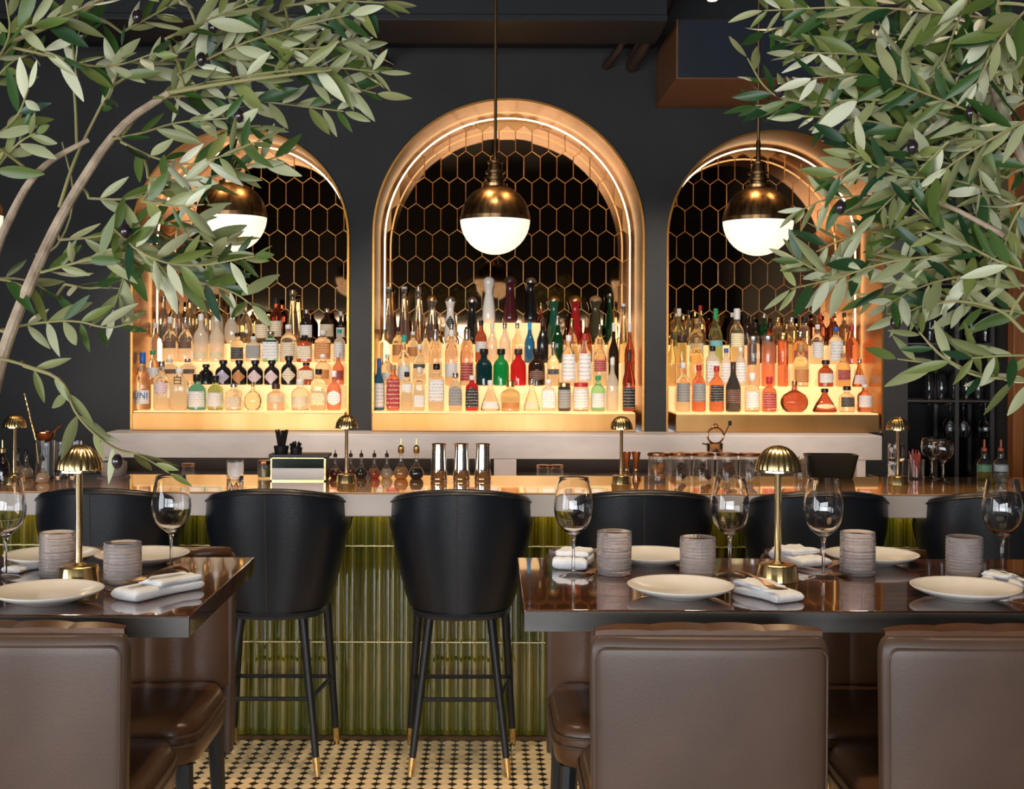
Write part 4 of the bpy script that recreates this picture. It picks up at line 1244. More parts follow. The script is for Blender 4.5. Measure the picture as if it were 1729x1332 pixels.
ARCHN = ['gin arch', 'tall middle arch', 'amber spirits arch']
ENDN = ['from trunk side', 'from gin arch side', 'from middle arch side']
TIER = ['front tier', 'second tier', 'third tier', 'top tier', 'centre block']
for d in bottles:
    row = sorted([b['cx'] for b in bottles if b['arch'] == d['arch'] and b['row'] == d['row']])
    k = row.index(d['cx'])
    lab = ' ' + LNAME[d['lab']] + '-labelled' if d['lab'] else ''
    lb = '%s%s %s bottle, %s %s, %s of %s' % (NAME_COL[d['col']], lab, STYLE_NAME[d['style']], ORD[k], ENDN[d['arch']], TIER[d['row']], ARCHN[d['arch']].replace('tall middle arch', 'middle arch'))
    o = make_bottle(d, lb, 'bottles in the ' + ARCHN[d['arch']])
    if d['arch'] == 0 and d['cx'] == 303:        # large inked character on the clear bottle
        cu = bpy.data.curves.new('character', 'FONT'); cu.body = '\u767d'; cu.size = .058; cu.align_x = 'CENTER'; cu.extrude = .0004
        t = link(bpy.data.objects.new('character', cu), o)
        t.location = (0.0, -d['w'] * 7.1 / F / 2 * .985 * .95, .148); t.rotation_euler = (R(90), 0, 0)
        cu.materials.append(P('ink', (.012, .012, .012), .6)); as_mesh(t)
    if d['arch'] == 0 and d['cx'] == 241:
        cu = bpy.data.curves.new('lettering', 'FONT'); cu.body = 'UNI'; cu.size = .05; cu.align_x = 'CENTER'; cu.extrude = .0004
        t = link(bpy.data.objects.new('lettering', cu), o)
        t.location = (0.0, -d['w'] * 7.1 / F / 2 * .985 - .003, .065); t.rotation_euler = (R(90), 0, 0)
        cu.materials.append(P('blue_ink', (.05, .12, .35), .6)); as_mesh(t)

# ================================================================ THINGS ON THE BAR
def lathe_thing(name, label, cat, loc, parts_, group=None):
    t = thing(name, label, cat, loc, 0, group)
    for nm, prof, seg, mat, kw in parts_:
        part(nm, MB().lathe(prof, seg, **kw), mat, t, sharp=40)
    return t


def glass_cyl(r, h, t=.002, base=.008):
    return [(.001, 0), (r * .96, 0), (r, .004), (r, h), (r - t, h), (r - t, base), (.001, base)]


# stirring glass with spoon and strainer
l = onB(76, 808)
t = lathe_thing('mixing_glass', 'tall clear stirring glass holding a copper strainer beside the small lamp', 'glass', l,
                [('glass', [(.001, 0), (.036, 0), (.039, .006), (.041, .165), (.039, .165), (.037, .014), (.001, .012)], 28, GLASS, {})])
s_ = thing('cocktail_strainer', 'copper cocktail strainer resting in the mouth of the stirring glass', 'strainer', l + Vector((0, 0, .166)))
part('bowl', MB().lathe([(.006, -.012), (.022, -.006), (.036, .012), (.043, .034), (.041, .034), (.034, .013), (.02, -.003), (.006, -.008)], 24), COPPER, s_)
m = MB().tube([(.036, 0, .03), (.055, .005, .055), (.068, .005, .062)], [.005, .006, .004], 8); part('handle', m, COPPER, s_)
m = MB().tube([(.041 * math.cos(2 * PI * k / 28), .041 * math.sin(2 * PI * k / 28), .034) for k in range(28)], .003, 6, closed=True); part('rim', m, COPPER, s_)
a_ = at(60, 742, l.y); b_ = at(41, 664, l.y - .01)
sp = thing('bar_spoon', 'long twisted gold bar spoon leaning out of the stirring glass', 'spoon', a_ - Vector((-.012, 0, .10)))
o0 = Vector(sp.location)
m = MB()
for q in (0, PI):
    m.tube([(a_ - o0).lerp(b_ - o0, t_ / 30) * 1 + Vector((math.cos(q + t_ * .9) * .0016, math.sin(q + t_ * .9) * .0016, 0)) for t_ in range(31)], .0019, 5)
part('shaft', m, BRASS, sp)
part('bowl', MB().tube([Vector((0, 0, 0)), (a_ - o0) * .3, (a_ - o0)], [.007, .006, .002], 8), BRASS, sp)

for k, (px, h, r, lb) in enumerate(((104, .155, .026, 'tall clear tumbler by the stirring glass, first of two'), (128, .158, .026, 'tall clear tumbler rising behind the tall lamp shade'))):
    lathe_thing('tall_tumbler', lb, 'tumbler', onB(px, 806), [('glass', glass_cyl(r, h), 24, GLASS, {})], 'tall tumblers on the bar')


def bitters(px, py, s, liq, top, label, gr='bitters bottles on the bar'):
    l = onB(px, py)
    t = thing('bitters_bottle', label, 'bottle', l, 0, gr)
    pr = [(.016, 0), (.024, .004), (.029, .016), (.028, .028), (.020, .042), (.010, .054), (.0075, .068), (.0075, .098), (.010, .104)]
    part('glass', MB().lathe([(r * s, z * s) for r, z in pr], 20), thin_glass('bitters_glass', (.95, .90, .84), .05), t)
    if liq:
        part('liquid', MB().lathe([(r * s * .93, z * s) for r, z in pr[:5]] + [(.001, .042 * s)], 16), thin_glass('liq_' + liq, COLS[liq][0], .5, refl=.3), t)
    if top == 'd':
        part('dasher', MB().lathe([(.0085 * s, .098 * s), (.012 * s, .103 * s), (.012 * s, .122 * s), (.006 * s, .128 * s), (.0022 * s, .132 * s), (.0016 * s, .155 * s)], 14), BRASS, t)
    else:
        part('dasher', MB().lathe([(.0085 * s, .098 * s), (.0095 * s, .112 * s), (.003 * s, .117 * s), (.0014 * s, .132 * s)], 12), BLK_METAL, t)
    return t


for px, liq, lb in ((566, 'darkred', 'squat bitters bottle of dark red liquid just before the lamp base'), (592, 'darkred', 'bitters bottle half hidden behind the lamp base'),
                    (610, 'solidblack', 'bitters bottle of nearly black liquid beside the lamp base'), (632, 'red', 'bitters bottle of ruby liquid in the row'), (653, 'clear', 'bitters bottle of clear liquid in the row')):
    bitters(px, 807, .93, liq, 'n', lb)
bitters(677, 808, 1.12, 'amber', 'd', 'gold-topped bitters bottle of amber liquid')
bitters(703, 808, 1.12, 'solidblack', 'd', 'gold-topped bitters bottle of dark liquid beside the shakers')
bitters(44, 807, 1.05, 'clear', 'n', 'small clear bitters bottle beside the stirring glass', 'bitters bottles by the stirring glass')
bitters(72, 815, .95, 'clear', 'n', 'small clear bitters bottle in front of the stirring glass', 'bitters bottles by the stirring glass')
bitters(30, 804, 1.05, 'clear', 'n', 'small clear bitters bottle behind the small lamp stem', 'bitters bottles by the stirring glass')
l = onB(4, 808)
t = thing('sauce_bottle', 'dark bottle with a wooden pourer at the bar end by the small lamp', 'bottle', l)
part('glass', MB().lathe([(.026, 0), (.030, .004), (.030, .055), (.022, .075), (.011, .09), (.010, .115)], 20), P('dark_glass', (.012, .009, .012), .1, coat=.6), t)
part('pourer', MB().lathe([(.013, .112), (.014, .128), (.004, .133), (.0025, .165)], 12), BRASS, t)

# grey bowl and little glasses at the back edge
l = onB(192, 806)
lathe_thing('bowl', 'small grey stoneware bowl at the back edge of the bar', 'bowl', l, [('body', [(.001, 0), (.04, 0), (.052, .012), (.058, .045), (.056, .07), (.052, .07), (.053, .045), (.046, .016), (.001, .012)], 32, P('grey_stoneware', (.42, .33, .29), .4), {}),
            ('foot_plate', [(.001, -.0), (.07, .0), (.072, .004), (.05, .006), (.001, .006)], 32, P('grey_stoneware', (.42, .33, .29), .4), {})])
l = at(318, 803, 6.55)
l.z = .946
def jar(l, r, h, label, fill=None, lid=True, grp=None):
    t = thing('jar', label, 'jar', l, 0, grp)
    part('glass', MB().lathe(glass_cyl(r, h), 24), THIN, t)
    if fill: part('contents', MB().lathe([(.001, .009), (r * .88, .009), (r * .88, h * .7), (.001, h * .74)], 18), fill, t)
    if lid: part('lid', MB().lathe([(r * 1.04, h + .001), (r * 1.06, h + .004), (r * 1.06, h + .014), (r * .9, h + .017), (.001, h + .017)], 24), COPPER, t)
    return t
jar(l, .034, .062, 'copper-lidded glass jar in the back counter recess on its own', None)
for k, px in enumerate((917, 940)):
    l = at(px, 803, 6.5); l.z = .946
    jar(l, .034, .066, ('glass jar in the counter recess beside the marble support', 'glass jar in the counter recess next to the lamp stem')[k], None, True, 'glass jars in the counter recess')
lathe_thing('rocks_glass', 'short clear rocks glass alone at the back edge of the bar', 'glass', onB(397, 808), [('glass', glass_cyl(.036, .078, .0025, .014), 28, GLASS, {})])
t = jar(onB(447, 808), .030, .062, 'small jar of pale green garnish beside the napkin caddy', P('green_garnish', (.30, .27, .08), .5), True)

# napkin caddy with straws
l = onB(506, 811)
t = thing('napkin_caddy', 'black bar caddy with a gold-framed white front panel', 'caddy', l)
m = MB(); m.box(-.118, .118, -.03, .07, 0.002, .100); part('body', m, PLASTIC, t, bevel=.003)
m = MB(); m.box(-.128, .128, -.034, .075, .1, .114); part('top_tray', m, PLASTIC, t, bevel=.003)
m = MB(); m.box(-.112, .108, -.0345, -.031, .006, .055); part('white_panel', m, WHITE, t)
m = MB(); m.box(-.112, .108, -.0340, -.031, .055, .096); part('mirror_panel', m, DARKMIRROR, t)
for x0, x1, z0, z1 in ((-.118, -.112, 0, .1), (.108, .116, 0, .1), (-.118, .116, 0, .006), (-.118, .116, .096, .1)):
    m = MB(); m.box(x0, x1, -.038, -.030, z0, z1); part('frame_bar', m, BRASS, t)
l2 = at(475, 769, l.y + .03); l2.z = 1.07 + .1145
t = thing('straw_cup', 'cup of tall black straws standing on the bar caddy', 'straws', l2)
part('cup', MB().lathe([(.001, 0), (.028, 0), (.033, .03), (.030, .03), (.026, .004), (.001, .004)], 20), PLASTIC, t)
rs = random.Random(4)
for k in range(16):
    a = rs.uniform(0, 2 * PI); q = rs.uniform(.3, 1)
    part('straw', MB().tube([(math.cos(a) * .012 * q, math.sin(a) * .012 * q, .006), (math.cos(a) * .036 * q, math.sin(a) * .03 * q, .098 + rs.uniform(-.008, .004))], .0042, 6), PLASTIC, t)
l2 = at(500, 769, l.y + .03); l2.z = 1.07 + .1145
t = thing('straw_cup', 'cup of short black stirrers on the bar caddy', 'straws', l2)
part('cup', MB().lathe([(.001, 0), (.024, 0), (.027, .024), (.025, .024), (.022, .004), (.001, .004)], 20), PLASTIC, t)
for k in range(12):
    a = rs.uniform(0, 2 * PI); q = rs.uniform(.3, 1)
    part('straw', MB().tube([(math.cos(a) * .012 * q, math.sin(a) * .012 * q, .006), (math.cos(a) * .028 * q, math.sin(a) * .026 * q, .045 + rs.uniform(-.006, .006))], .0042, 6), PLASTIC, t)

# shakers, jiggers
for k, (px, lb) in enumerate(((741, 'tall mirror shaker tin next to the bitters bottles'), (779, 'tall mirror shaker tin standing between two others'), (815, 'tall mirror shaker tin next to the marble support'))):
    t = thing('shaker_tin', lb, 'shaker', onB(px, 811), 0, 'shaker tins on the bar')
    part('body', MB().lathe([(.001, .001), (.034, 0), (.0355, .003), (.0345, .05), (.030, .15), (.0295, .155), (.028, .155), (.001, .15)], 32), STEEL, t)
    part('rim', MB().lathe([(.0295, .150), (.032, .152), (.032, .156), (.0285, .1575), (.0275, .154)], 32), COPPER, t)
    part('band', MB().lathe([(.0347, .006), (.0362, .007), (.0362, .011), (.0347, .012)], 32, caps=(False, False)), COPPER, t)
for k, (px, lb) in enumerate(((1058, 'copper jigger partly behind the small lamp stem'), (1074, 'copper jigger between the lamp and the lidded canisters'))):
    lathe_thing('jigger', lb, 'jigger', onB(px, 811), [('body', [(.001, .001), (.018, 0), (.0185, .002), (.008, .040), (.0065, .046), (.008, .053), (.020, .122), (.0185, .122), (.001, .07)], 24, COPPER, {}), ('waist_ring', [(.0078, .043), (.0095, .044), (.0095, .049), (.0078, .05)], 20, BRASS, {})], 'copper jiggers')
# lidded canisters
cg = [('c', P('orange_peel', (.50, .20, .04), .6)), ('c', PLASTIC), ('c', PLASTIC), ('c', P('brown_spice', (.14, .06, .04), .7)), ('c', P('grey_salt', (.40, .39, .40), .7))]
nm_ = ['orange peel', 'dark cherries', 'black stirrers', 'brown spice', 'pale salt']
for k, px in enumerate((1112, 1149, 1187, 1228, 1266)):
    t = thing('canister', 'copper-lidded glass canister holding %s' % nm_[k], 'canister', onB(px, 813) + Vector((0, .05 * (k % 2) * .2, 0)), 0, 'copper-lidded canisters')
    part('glass', MB().lathe(glass_cyl(.0445, .108), 28), THIN, t)
    rs = random.Random(k)
    for q in range(6):
        a = rs.uniform(0, 2 * PI); rr_ = rs.uniform(0, .024)
        part('garnish', MB().lathe([(.001, -.014), (.012, -.008), (.015, .001), (.011, .009), (.001, .014)], 10, c=(rr_ * math.cos(a), rr_ * math.sin(a), .022 + .0095 * q)), cg[k][1], t)
    part('lid', MB().lathe([(.044, .109), (.0485, .111), (.049, .117), (.045, .122), (.001, .125)], 32), COPPER, t)
l = onB(1207, 813); l.z = 1.07 + .1255 + .001
t = thing('ribbed_pot', 'small ribbed steel pot on top of the canister lids', 'pot', l + Vector((0, .01, 0)))
part('body', MB().lathe([(.001, 0), (.030, 0), (.034, .003), (.036, .034), (.037, .037), (.034, .037), (.030, .006), (.001, .006)], 48, flute=(16, .05)), STEEL, t)
m = MB().tube([(-.034, 0, .03), (-.05, 0, .036), (-.052, 0, .03)], .003, 6); part('spout', m, STEEL, t)
t = thing('coil_strainer', 'copper coil strainer standing upright in the ribbed pot', 'strainer', l + Vector((.004, .01, .007)))
m = MB().tube([(.034 * math.cos(2 * PI * k / 32), 0, .062 + .034 * math.sin(2 * PI * k / 32)) for k in range(32)], .0042, 8, closed=True); part('ring', m, COPPER, t)
m = MB().tube([(.014 * math.cos(PI * k / 10) * .7, 0, .098 + .014 * math.sin(PI * k / 10)) for k in range(11)], .003, 6); part('tab', m, COPPER, t)
m = MB().tube([(0, 0, .0), (0, 0, .03)], .004, 6); part('stub', m, COPPER, t)
t = thing('muddler_spoon', 'slim copper bar spoon leaning out of the ribbed pot', 'spoon', l + Vector((.012, .018, .008)))
part('shaft', MB().tube([(0, 0, 0), (.052, 0, .108)], .0026, 6), COPPER, t)
part('knob', MB().lathe([(.001, -.012), (.007, -.008), (.0085, 0), (.007, .008), (.001, .012)], 12, c=(.055, 0, .114)), BLK_METAL, t)

# cocktail pick jar, dark trough
t = thing('pick_jar', 'glass jar of wooden picks behind the tall lamp shade', 'jar', onB(1352, 811))
part('glass', MB().lathe(glass_cyl(.030, .075), 22), THIN, t)
for k in range(14):
    a = rs.uniform(0, 2 * PI); q = rs.uniform(.2, 1)
    part('pick', MB().tube([(math.cos(a) * .016 * q, math.sin(a) * .016 * q, .01), (math.cos(a) * .025 * q, math.sin(a) * .025 * q, .098 + rs.uniform(-.01, .01))], .0018, 5), P('pale_wood', (.50, .30, .14), .6), t)
t = thing('ice_trough', 'wide dark leather-look ice trough at the back of the bar', 'bucket', onB(1409, 809) + Vector((0, .06, 0)))
m = MB()
for z, a, b in ((0, .088, .05), (.004, .092, .052), (.112, .125, .07), (.116, .126, .071), (.116, .118, .064), (.01, .086, .046)):
    pass
rg = []
for z, a, b in ((0, .086, .05), (.004, .090, .052), (.100, .112, .068), (.104, .113, .069), (.104, .106, .063), (.012, .084, .046)):
    rg.append([(a * math.copysign(abs(math.cos(q)) ** .35, math.cos(q)), b * math.copysign(abs(math.sin(q)) ** .35, math.sin(q)), z) for q in [2 * PI * k / 40 for k in range(40)]])
vs = [p for r_ in rg for p in r_]
m.add(vs, [(j * 40 + k, j * 40 + (k + 1) % 40, (j + 1) * 40 + (k + 1) % 40, (j + 1) * 40 + k) for j in range(5) for k in range(40)] + [tuple(range(40))[::-1], tuple(200 + k for k in range(40))])
part('body', m, P('dark_trough', (.030, .026, .016), .35), t)

# crystal tumblers, pick glass, goblets, oil bottles
def crystal(l, label):
    t = thing('crystal_tumbler', label, 'tumbler', l, 0, 'cut crystal tumblers by the bar lamp')
    m = MB()
    prof = [(.001, 0), (.030, 0)] + [(.034 + .0018 * (k % 2), .003 + .0105 * k) for k in range(7)] + [(.034, .075), (.031, .075), (.029, .012), (.001, .012)]
    m.lathe(prof, 24)
    part('glass', m, GLASS, t, sharp=20)
l = onB(1513, 807)
crystal(l, 'cut crystal tumbler, lower of two stacked by the bar lamp'); crystal(l + Vector((0, 0, .0755)), 'cut crystal tumbler, upper of two stacked by the bar lamp')
t = thing('pick_glass', 'clear glass crowded with red and white cocktail picks', 'glass', onB(1547, 808))
part('glass', MB().lathe(glass_cyl(.034, .085), 24), THIN, t)
for k in range(20):
    a = rs.uniform(0, 2 * PI); q = rs.uniform(.2, 1)
    part('pick', MB().tube([(math.cos(a) * .016 * q, math.sin(a) * .016 * q, .01), (math.cos(a) * .034 * q, math.sin(a) * .03 * q, .118 + rs.uniform(-.015, .012))], .0026, 5), P('red_pick' if k % 3 else 'white_pick', (.60, .06, .03) if k % 3 else (.7, .7, .68), .4), t)
for k, (px, py, lb) in enumerate(((1573, 807, 'large balloon goblet behind the glass of red picks'), (1592, 812, 'large balloon goblet on the bar before the rack'))):
    t = thing('goblet', lb, 'wine glass', onB(px, py), 0, 'balloon goblets on the bar')
    o_ = [(.001, 0), (.036, 0), (.036, .002), (.008, .007), (.0045, .02), (.0045, .075), (.012, .083), (.032, .096), (.043, .115), (.046, .135), (.043, .160), (.038, .182)]
    i_ = [(.037, .182), (.042, .160), (.045, .135), (.042, .116), (.031, .099), (.012, .087), (.001, .085)]
    part('glass', MB().lathe(o_ + i_, 32), GLASS, t, sharp=80)
for k, (px, lb) in enumerate(((1662, 'clear oil bottle with red-tipped pourer and green label'), (1690, 'clear oil bottle with red-tipped pourer, by the rack post'))):
    t = thing('oil_bottle', lb, 'bottle', onB(px, 810), 0, 'oil bottles on the bar')
    part('glass', MB().lathe([(.028, 0), (.031, .004), (.031, .068), (.026, .082), (.013, .096), (.011, .125), (.013, .128)], 22), THIN, t)
    part('liquid', MB().lathe([(.027, .003), (.029, .006), (.029, .05 - .02 * k), (.001, .05 - .02 * k)], 18), thin_glass('oil_%d' % k, ((.75, .70, .15), (.8, .85, .8))[k], .3, refl=.3), t)
    m = MB(); m.lathe([(.0315, .038), (.0315, .066)], 22, caps=(False, False)); part('label', m, label_mat((.10, .34, .16) if k == 0 else (.55, .60, .62), (.8, .8, .7)), t)
    part('pourer', MB().lathe([(.012, .126), (.0125, .138), (.005, .142), (.0042, .175), (.001, .176)], 12), P('red_pourer', (.45, .10, .05), .35), t)

# ================================================================ GLASS RACK
rk = thing('glass_rack', 'dark steel shelving rack with two shelves in the wall recess', 'shelf', (2.645, 7.36, 0))
for x in (-.25, .06, .265):
    for y in (-.17, .17):
        m = MB(); m.box(x - .011, x + .011, y - .011, y + .011, 0, 2.9); part('post', m, P('rack_steel', (.11, .10, .10), .35, .8), rk)
SHZ = [1.345, 1.675, 2.02, 2.36]
for k, z in enumerate(SHZ):
    m = MB(); m.box(-.262, .277, -.18, .18, z - .012, z); part('shelf', m, P('rack_steel', (.11, .10, .10), .35, .8), rk, bevel=.002)
for x in (-.1, .0, .1, .2):
    m = MB(); m.box(x - .006, x + .006, -.175, .175, 1.318, 1.324); part('hanger_rail', m, P('rack_steel', (.11, .10, .10), .35, .8), rk)
gg = 'glasses on the steel rack'
n_ = 0
tall = MB().lathe([(.001, 0), (.024, 0), (.026, .004), (.0335, .150), (.0325, .151), (.024, .01), (.001, .008)], 20).mesh('rack_tumbler', GLASS, 60)
for row, (z, pxs) in enumerate(((SHZ[0], (1569, 1590, 1612, 1632, 1652)), (SHZ[1], (1570, 1592, 1616, 1640, 1664, 1688)), (SHZ[2], (1572, 1600, 1628, 1656, 1684)))):
    for k, px in enumerate(pxs):
        l = at(px, 600, 7.26); l.z = z + .001
        o = part('rack_tumbler', tall, None, None, 'clear tumbler on the %s rack shelf, %s from the arches' % (('lower', 'middle', 'upper')[row], ORD[k]), loc=l)
        o['category'] = 'tumbler'; o['group'] = gg
stem = MB().lathe([(.034, 0), (.034, -.002), (.006, -.006), (.004, -.02), (.004, -.085), (.014, -.095), (.034, -.115), (.040, -.14), (.037, -.175), (.032, -.20), (.031, -.20), (.036, -.175), (.039, -.14), (.033, -.117), (.012, -.098), (.001, -.094)], 22).mesh('hanging_glass', GLASS, 70)
for row, y in enumerate((7.25, 7.42)):
    for k, px in enumerate((1604, 1627, 1664, 1690)):
        l = at(px, 690, y); l.z = 1.3265
        o = part('hanging_glass', stem, None, None, 'stemmed glass hanging in the %s rank under the rack, %s from the arches' % (('outer', 'inner')[row], ORD[k]), loc=l)
        o['category'] = 'wine glass'; o['group'] = 'stemmed glasses hanging under the rack'

# ================================================================ OLIVE TREES
def leaf_mesh(seed):
    rnd = random.Random(seed)
    L_, W_ = 1.0, rnd.uniform(.115, .15)
    bend = rnd.uniform(-.22, .16); fold = rnd.uniform(.10, .28); twist = rnd.uniform(-.5, .5)
    m = MB()
    nu = 9
    vs = []
    for i in range(nu):
        t = i / (nu - 1)
        wd = W_ * (math.sin(PI * min(1, t * .97 + .015)) ** .75) * (1.12 - .35 * t)
        zc = bend * t * t
        for s_ in (-1, -.5, 0, .5, 1):
            x = s_ * wd; z = zc + fold * abs(s_) * wd
            a = twist * t
            vs.append((x * math.cos(a) - (z - zc) * math.sin(a), t * L_, zc + x * math.sin(a) + (z - zc) * math.cos(a)))
    m.add(vs, [(i * 5 + k, i * 5 + k + 1, (i + 1) * 5 + k + 1, (i + 1) * 5 + k) for i in range(nu - 1) for k in range(4)])
    return m


LEAVES = [leaf_mesh(k) for k in range(6)]


def resample(pts, step):
    out = [(pts[0], 0)]
    acc = 0
    tot = sum((pts[i + 1] - pts[i]).length for i in range(len(pts) - 1))
    d = 0
    res = []
    target = step * .5
    for a, b in zip(pts, pts[1:]):
        ln = (b - a).length
        while target <= d + ln:
            t = (target - d) / ln
            res.append((a.lerp(b, t), (b - a).normalized(), target / tot))
            target += step
        d += ln
    return res


def smooth(pts, it=2):
    for _ in range(it):
        q = [pts[0]]
        for a, b in zip(pts, pts[1:]):
            q += [a.lerp(b, .25), a.lerp(b, .75)]
        q.append(pts[-1])
        pts = q
    return pts


def olive_tree(label, root, trunk, branches, twigs, Y0, seed, lpx, step, olives, potlabel, avoid=None):
    rnd = random.Random(seed)
    t = thing('olive_tree', label, 'tree', root)
    base = Vector(root)
    part('trunk', MB().tube([Vector(p) - base for p in smooth([Vector(p) for p in trunk])], [.03 - .012 * k / 60 for k in range(200)][:len(smooth([Vector(p) for p in trunk]))], 10), BARK, t)
    joints = []
    for pts, r0, r1, dy in branches:
        P3 = smooth([at(x, y, Y0 + dy + .02 * math.sin(x * .01)) for x, y in pts])
        n = len(P3)
        joints += P3
        part('branch', MB().tube([p - base for p in P3], [r0 + (r1 - r0) * k / (n - 1) for k in range(n)], 9), BARK if r0 > .005 else TWIG, t)
    items = []
    s = F / Y0
    for tw in twigs:
        pts, dy = tw[0], tw[1]
        dens = tw[2] if len(tw) > 2 else 1.0
        P3 = smooth([at(x, y, Y0 + dy + rnd.uniform(-.05, .05)) for x, y in pts])
        leafy = list(P3)
        near = min(joints, key=lambda q: (q - P3[0]).length)
        d_ = (near - P3[0]).length
        if .004 < d_ < .22:                       # grow the twig out of the closest branch
            mid = near.lerp(P3[0], .5) + Vector((0, .01, .006))
            P3 = [near, near.lerp(mid, .6), mid.lerp(P3[0], .4)] + P3
        joints += P3[2:]
        n = len(P3)
        part('twig', MB().tube([p - base for p in P3], [.0030 - .0018 * k / (n - 1) for k in range(n)], 6), TWIG, t)
        samples = resample(leafy, step / s / dens)
        for p, T, f in samples + [(P3[-1], (P3[-1] - P3[-2]).normalized(), 1.0)]:
            nrm = Vector((rnd.gauss(0, .55), -1.0 + rnd.gauss(0, .35), rnd.gauss(.25, .55))).normalized()
            S = T.cross(nrm).normalized()
            sides = (-1, 1) if f < 1 else (0,)
            for sd in sides:
                if rnd.random() < .10: continue
                a = R(rnd.uniform(18, 62)) * sd
                D = (T * math.cos(a) + S * math.sin(a) + Vector((0, rnd.gauss(0, .22), rnd.gauss(-.06, .16)))).normalized()
                ln = rnd.uniform(lpx[0], lpx[1]) / s * (1.0 - .25 * max(0, f - .7) / .3)
                N = (nrm - D * nrm.dot(D)).normalized()
                if rnd.random() < .52: N = -N
                X = D.cross(N).normalized()
                M = Matrix((X * ln, D * ln, N * ln)).transposed().to_4x4()
                M.translation = p + D * .003
                # keep only leaves that the picture could show
                c = M.translation + D * ln * .5
                px = VX + c.x / c.y * F; py = VY - (c.z - HC) / c.y * F
                if px < -70 or px > 1800 or py < -70: continue
                items.append((ln / c.y, M, rnd.randrange(6)))
    items.sort(key=lambda q: -q[0])
    lms = [LEAVES[k].mesh('leaf', LEAF, 180) for k in range(6)]
    rest = MB()
    for k, (q, M, v) in enumerate(items):
        if k < 296:
            o = part('leaf', lms[v], None, t)
            o.matrix_local = Matrix.Translation(-base) @ M
        else:
            lv = LEAVES[v]
            rest.add([(Matrix.Translation(-base) @ M) @ Vector(p) for p in lv.v], lv.f)
    if rest.v:
        part('foliage', rest, LEAF, t, sharp=180, kind='stuff')
    for px, py, dy in olives:
        p = at(px, py, Y0 + dy) - base
        part('olive', MB().lathe([(.001, -.013), (.006, -.010), (.0092, -.002), (.0088, .005), (.005, .011), (.001, .013)], 12, c=tuple(p)), OLIVE, t)
    pt = thing('planter', potlabel, 'planter', (root[0], root[1], 0.003))
    part('pot', MB().lathe([(.001, 0), (.15, 0), (.16, .01), (.20, .36), (.205, .38), (.185, .38), (.18, .34), (.001, .34)], 32), POT, pt)
    part('soil', MB().lathe([(.001, .342), (.178, .342), (.178, .345), (.001, .35)], 24), SOIL, pt)
    return len(items)


Y1 = 2.2
rootL = (-1.22, 2.05, .357)
b0 = at(-40, 760, Y1)
brL = [([(-40, 760), (-15, 680), (5, 590), (70, 430), (122, 330), (200, 212), (285, 157)], .0135, .006, 0),
       ([(285, 157), (380, 140), (470, 128), (560, 118)], .0045, .002, 0),
       ([(-40, 760), (-30, 560), (-12, 430), (25, 350), (52, 302), (88, 268), (150, 236)], .010, .004, -.05),
       ([(-60, 40), (0, 78), (70, 50), (150, 14), (200, -20)], .0048, .003, -.08),
       ([(20, 80), (90, 95), (140, 112)], .0028, .002, -.08),
       ([(-20, 600), (40, 615), (110, 640), (122, 690), (150, 725), (195, 762), (235, 766)], .0028, .0016, -.10),
       ([(130, 250), (127, 160), (118, 110)], .003, .002, .02),
       ([(100, 350), (125, 270), (165, 190), (185, 150)], .0035, .002, .03),
       ([(60, 430), (100, 420), (130, 335), (105, 240)], .0022, .0014, .05)]
twL = [([(285, 155), (420, 125), (560, 112), (640, 122)], 0), ([(300, 125), (400, 75), (500, 45), (590, 25)], .05), ([(260, 165), (350, 160), (450, 172), (580, 188)], .03),
       ([(280, 65), (380, 22), (470, -20)], -.03), ([(-20, 60), (70, 40), (150, 10), (220, -30)], -.05), ([(60, 80), (140, 112), (200, 112), (265, 88)], -.05, .8), ([(130, 130), (120, 70), (140, 0)], .03, .8),
       ([(165, 190), (195, 140), (205, 80)], .02, .8), ([(190, 235), (240, 225), (300, 205), (385, 200)], .03, .8), ([(205, 240), (260, 268), (330, 282), (430, 240)], -.02), ([(250, 300), (330, 308), (400, 285), (478, 262)], 0),
       ([(150, 335), (220, 338), (290, 318)], .05, .7), ([(100, 405), (170, 400), (240, 380), (330, 372)], .04, .9), ([(70, 460), (140, 440), (220, 425), (310, 430), (410, 436)], .0, 1.0), ([(190, 385), (250, 438), (330, 452), (430, 432)], -.04, 1.1),
       ([(205, 400), (215, 450), (192, 520)], .04, .8), ([(240, 445), (330, 475), (395, 492), (425, 515)], 0, 1.0), ([(-20, 240), (30, 200), (48, 150)], -.10, .8), ([(-20, 300), (30, 240), (60, 225)], -.10, .8),
       ([(-10, 470), (45, 470), (95, 500)], .05, .7), ([(-10, 560), (60, 545), (130, 540), (180, 556), (225, 545)], .06, .65), ([(40, 618), (110, 640), (124, 700), (190, 758), (235, 766), (285, 798)], -.10, .62),
       ([(-10, 110), (20, 60), (10, 0)], -.08, .9), ([(205, 55), (260, 25), (320, -10)], .05, .9), ([(420, 70), (520, 88), (605, 62)], .06), ([(340, 95), (430, 100), (530, 132), (635, 158)], .05), ([(-20, 150), (20, 100), (60, 90)], .03, .9),
       ([(480, 10), (560, 0), (650, 5)], .06, 1.0), ([(330, 40), (420, 40), (500, 8)], .10, 1.0), ([(240, 340), (300, 350), (345, 345)], -.04, .9), ([(215, 130), (300, 90), (360, 60)], .08, .9),
       ([(400, 20), (470, 60), (560, 70), (630, 90)], .10, 1.0), ([(110, 480), (160, 490), (210, 470)], .08, .7), ([(300, 400), (350, 410), (400, 405)], .08, .9), ([(360, 230), (400, 215), (440, 212)], .02, .9)]
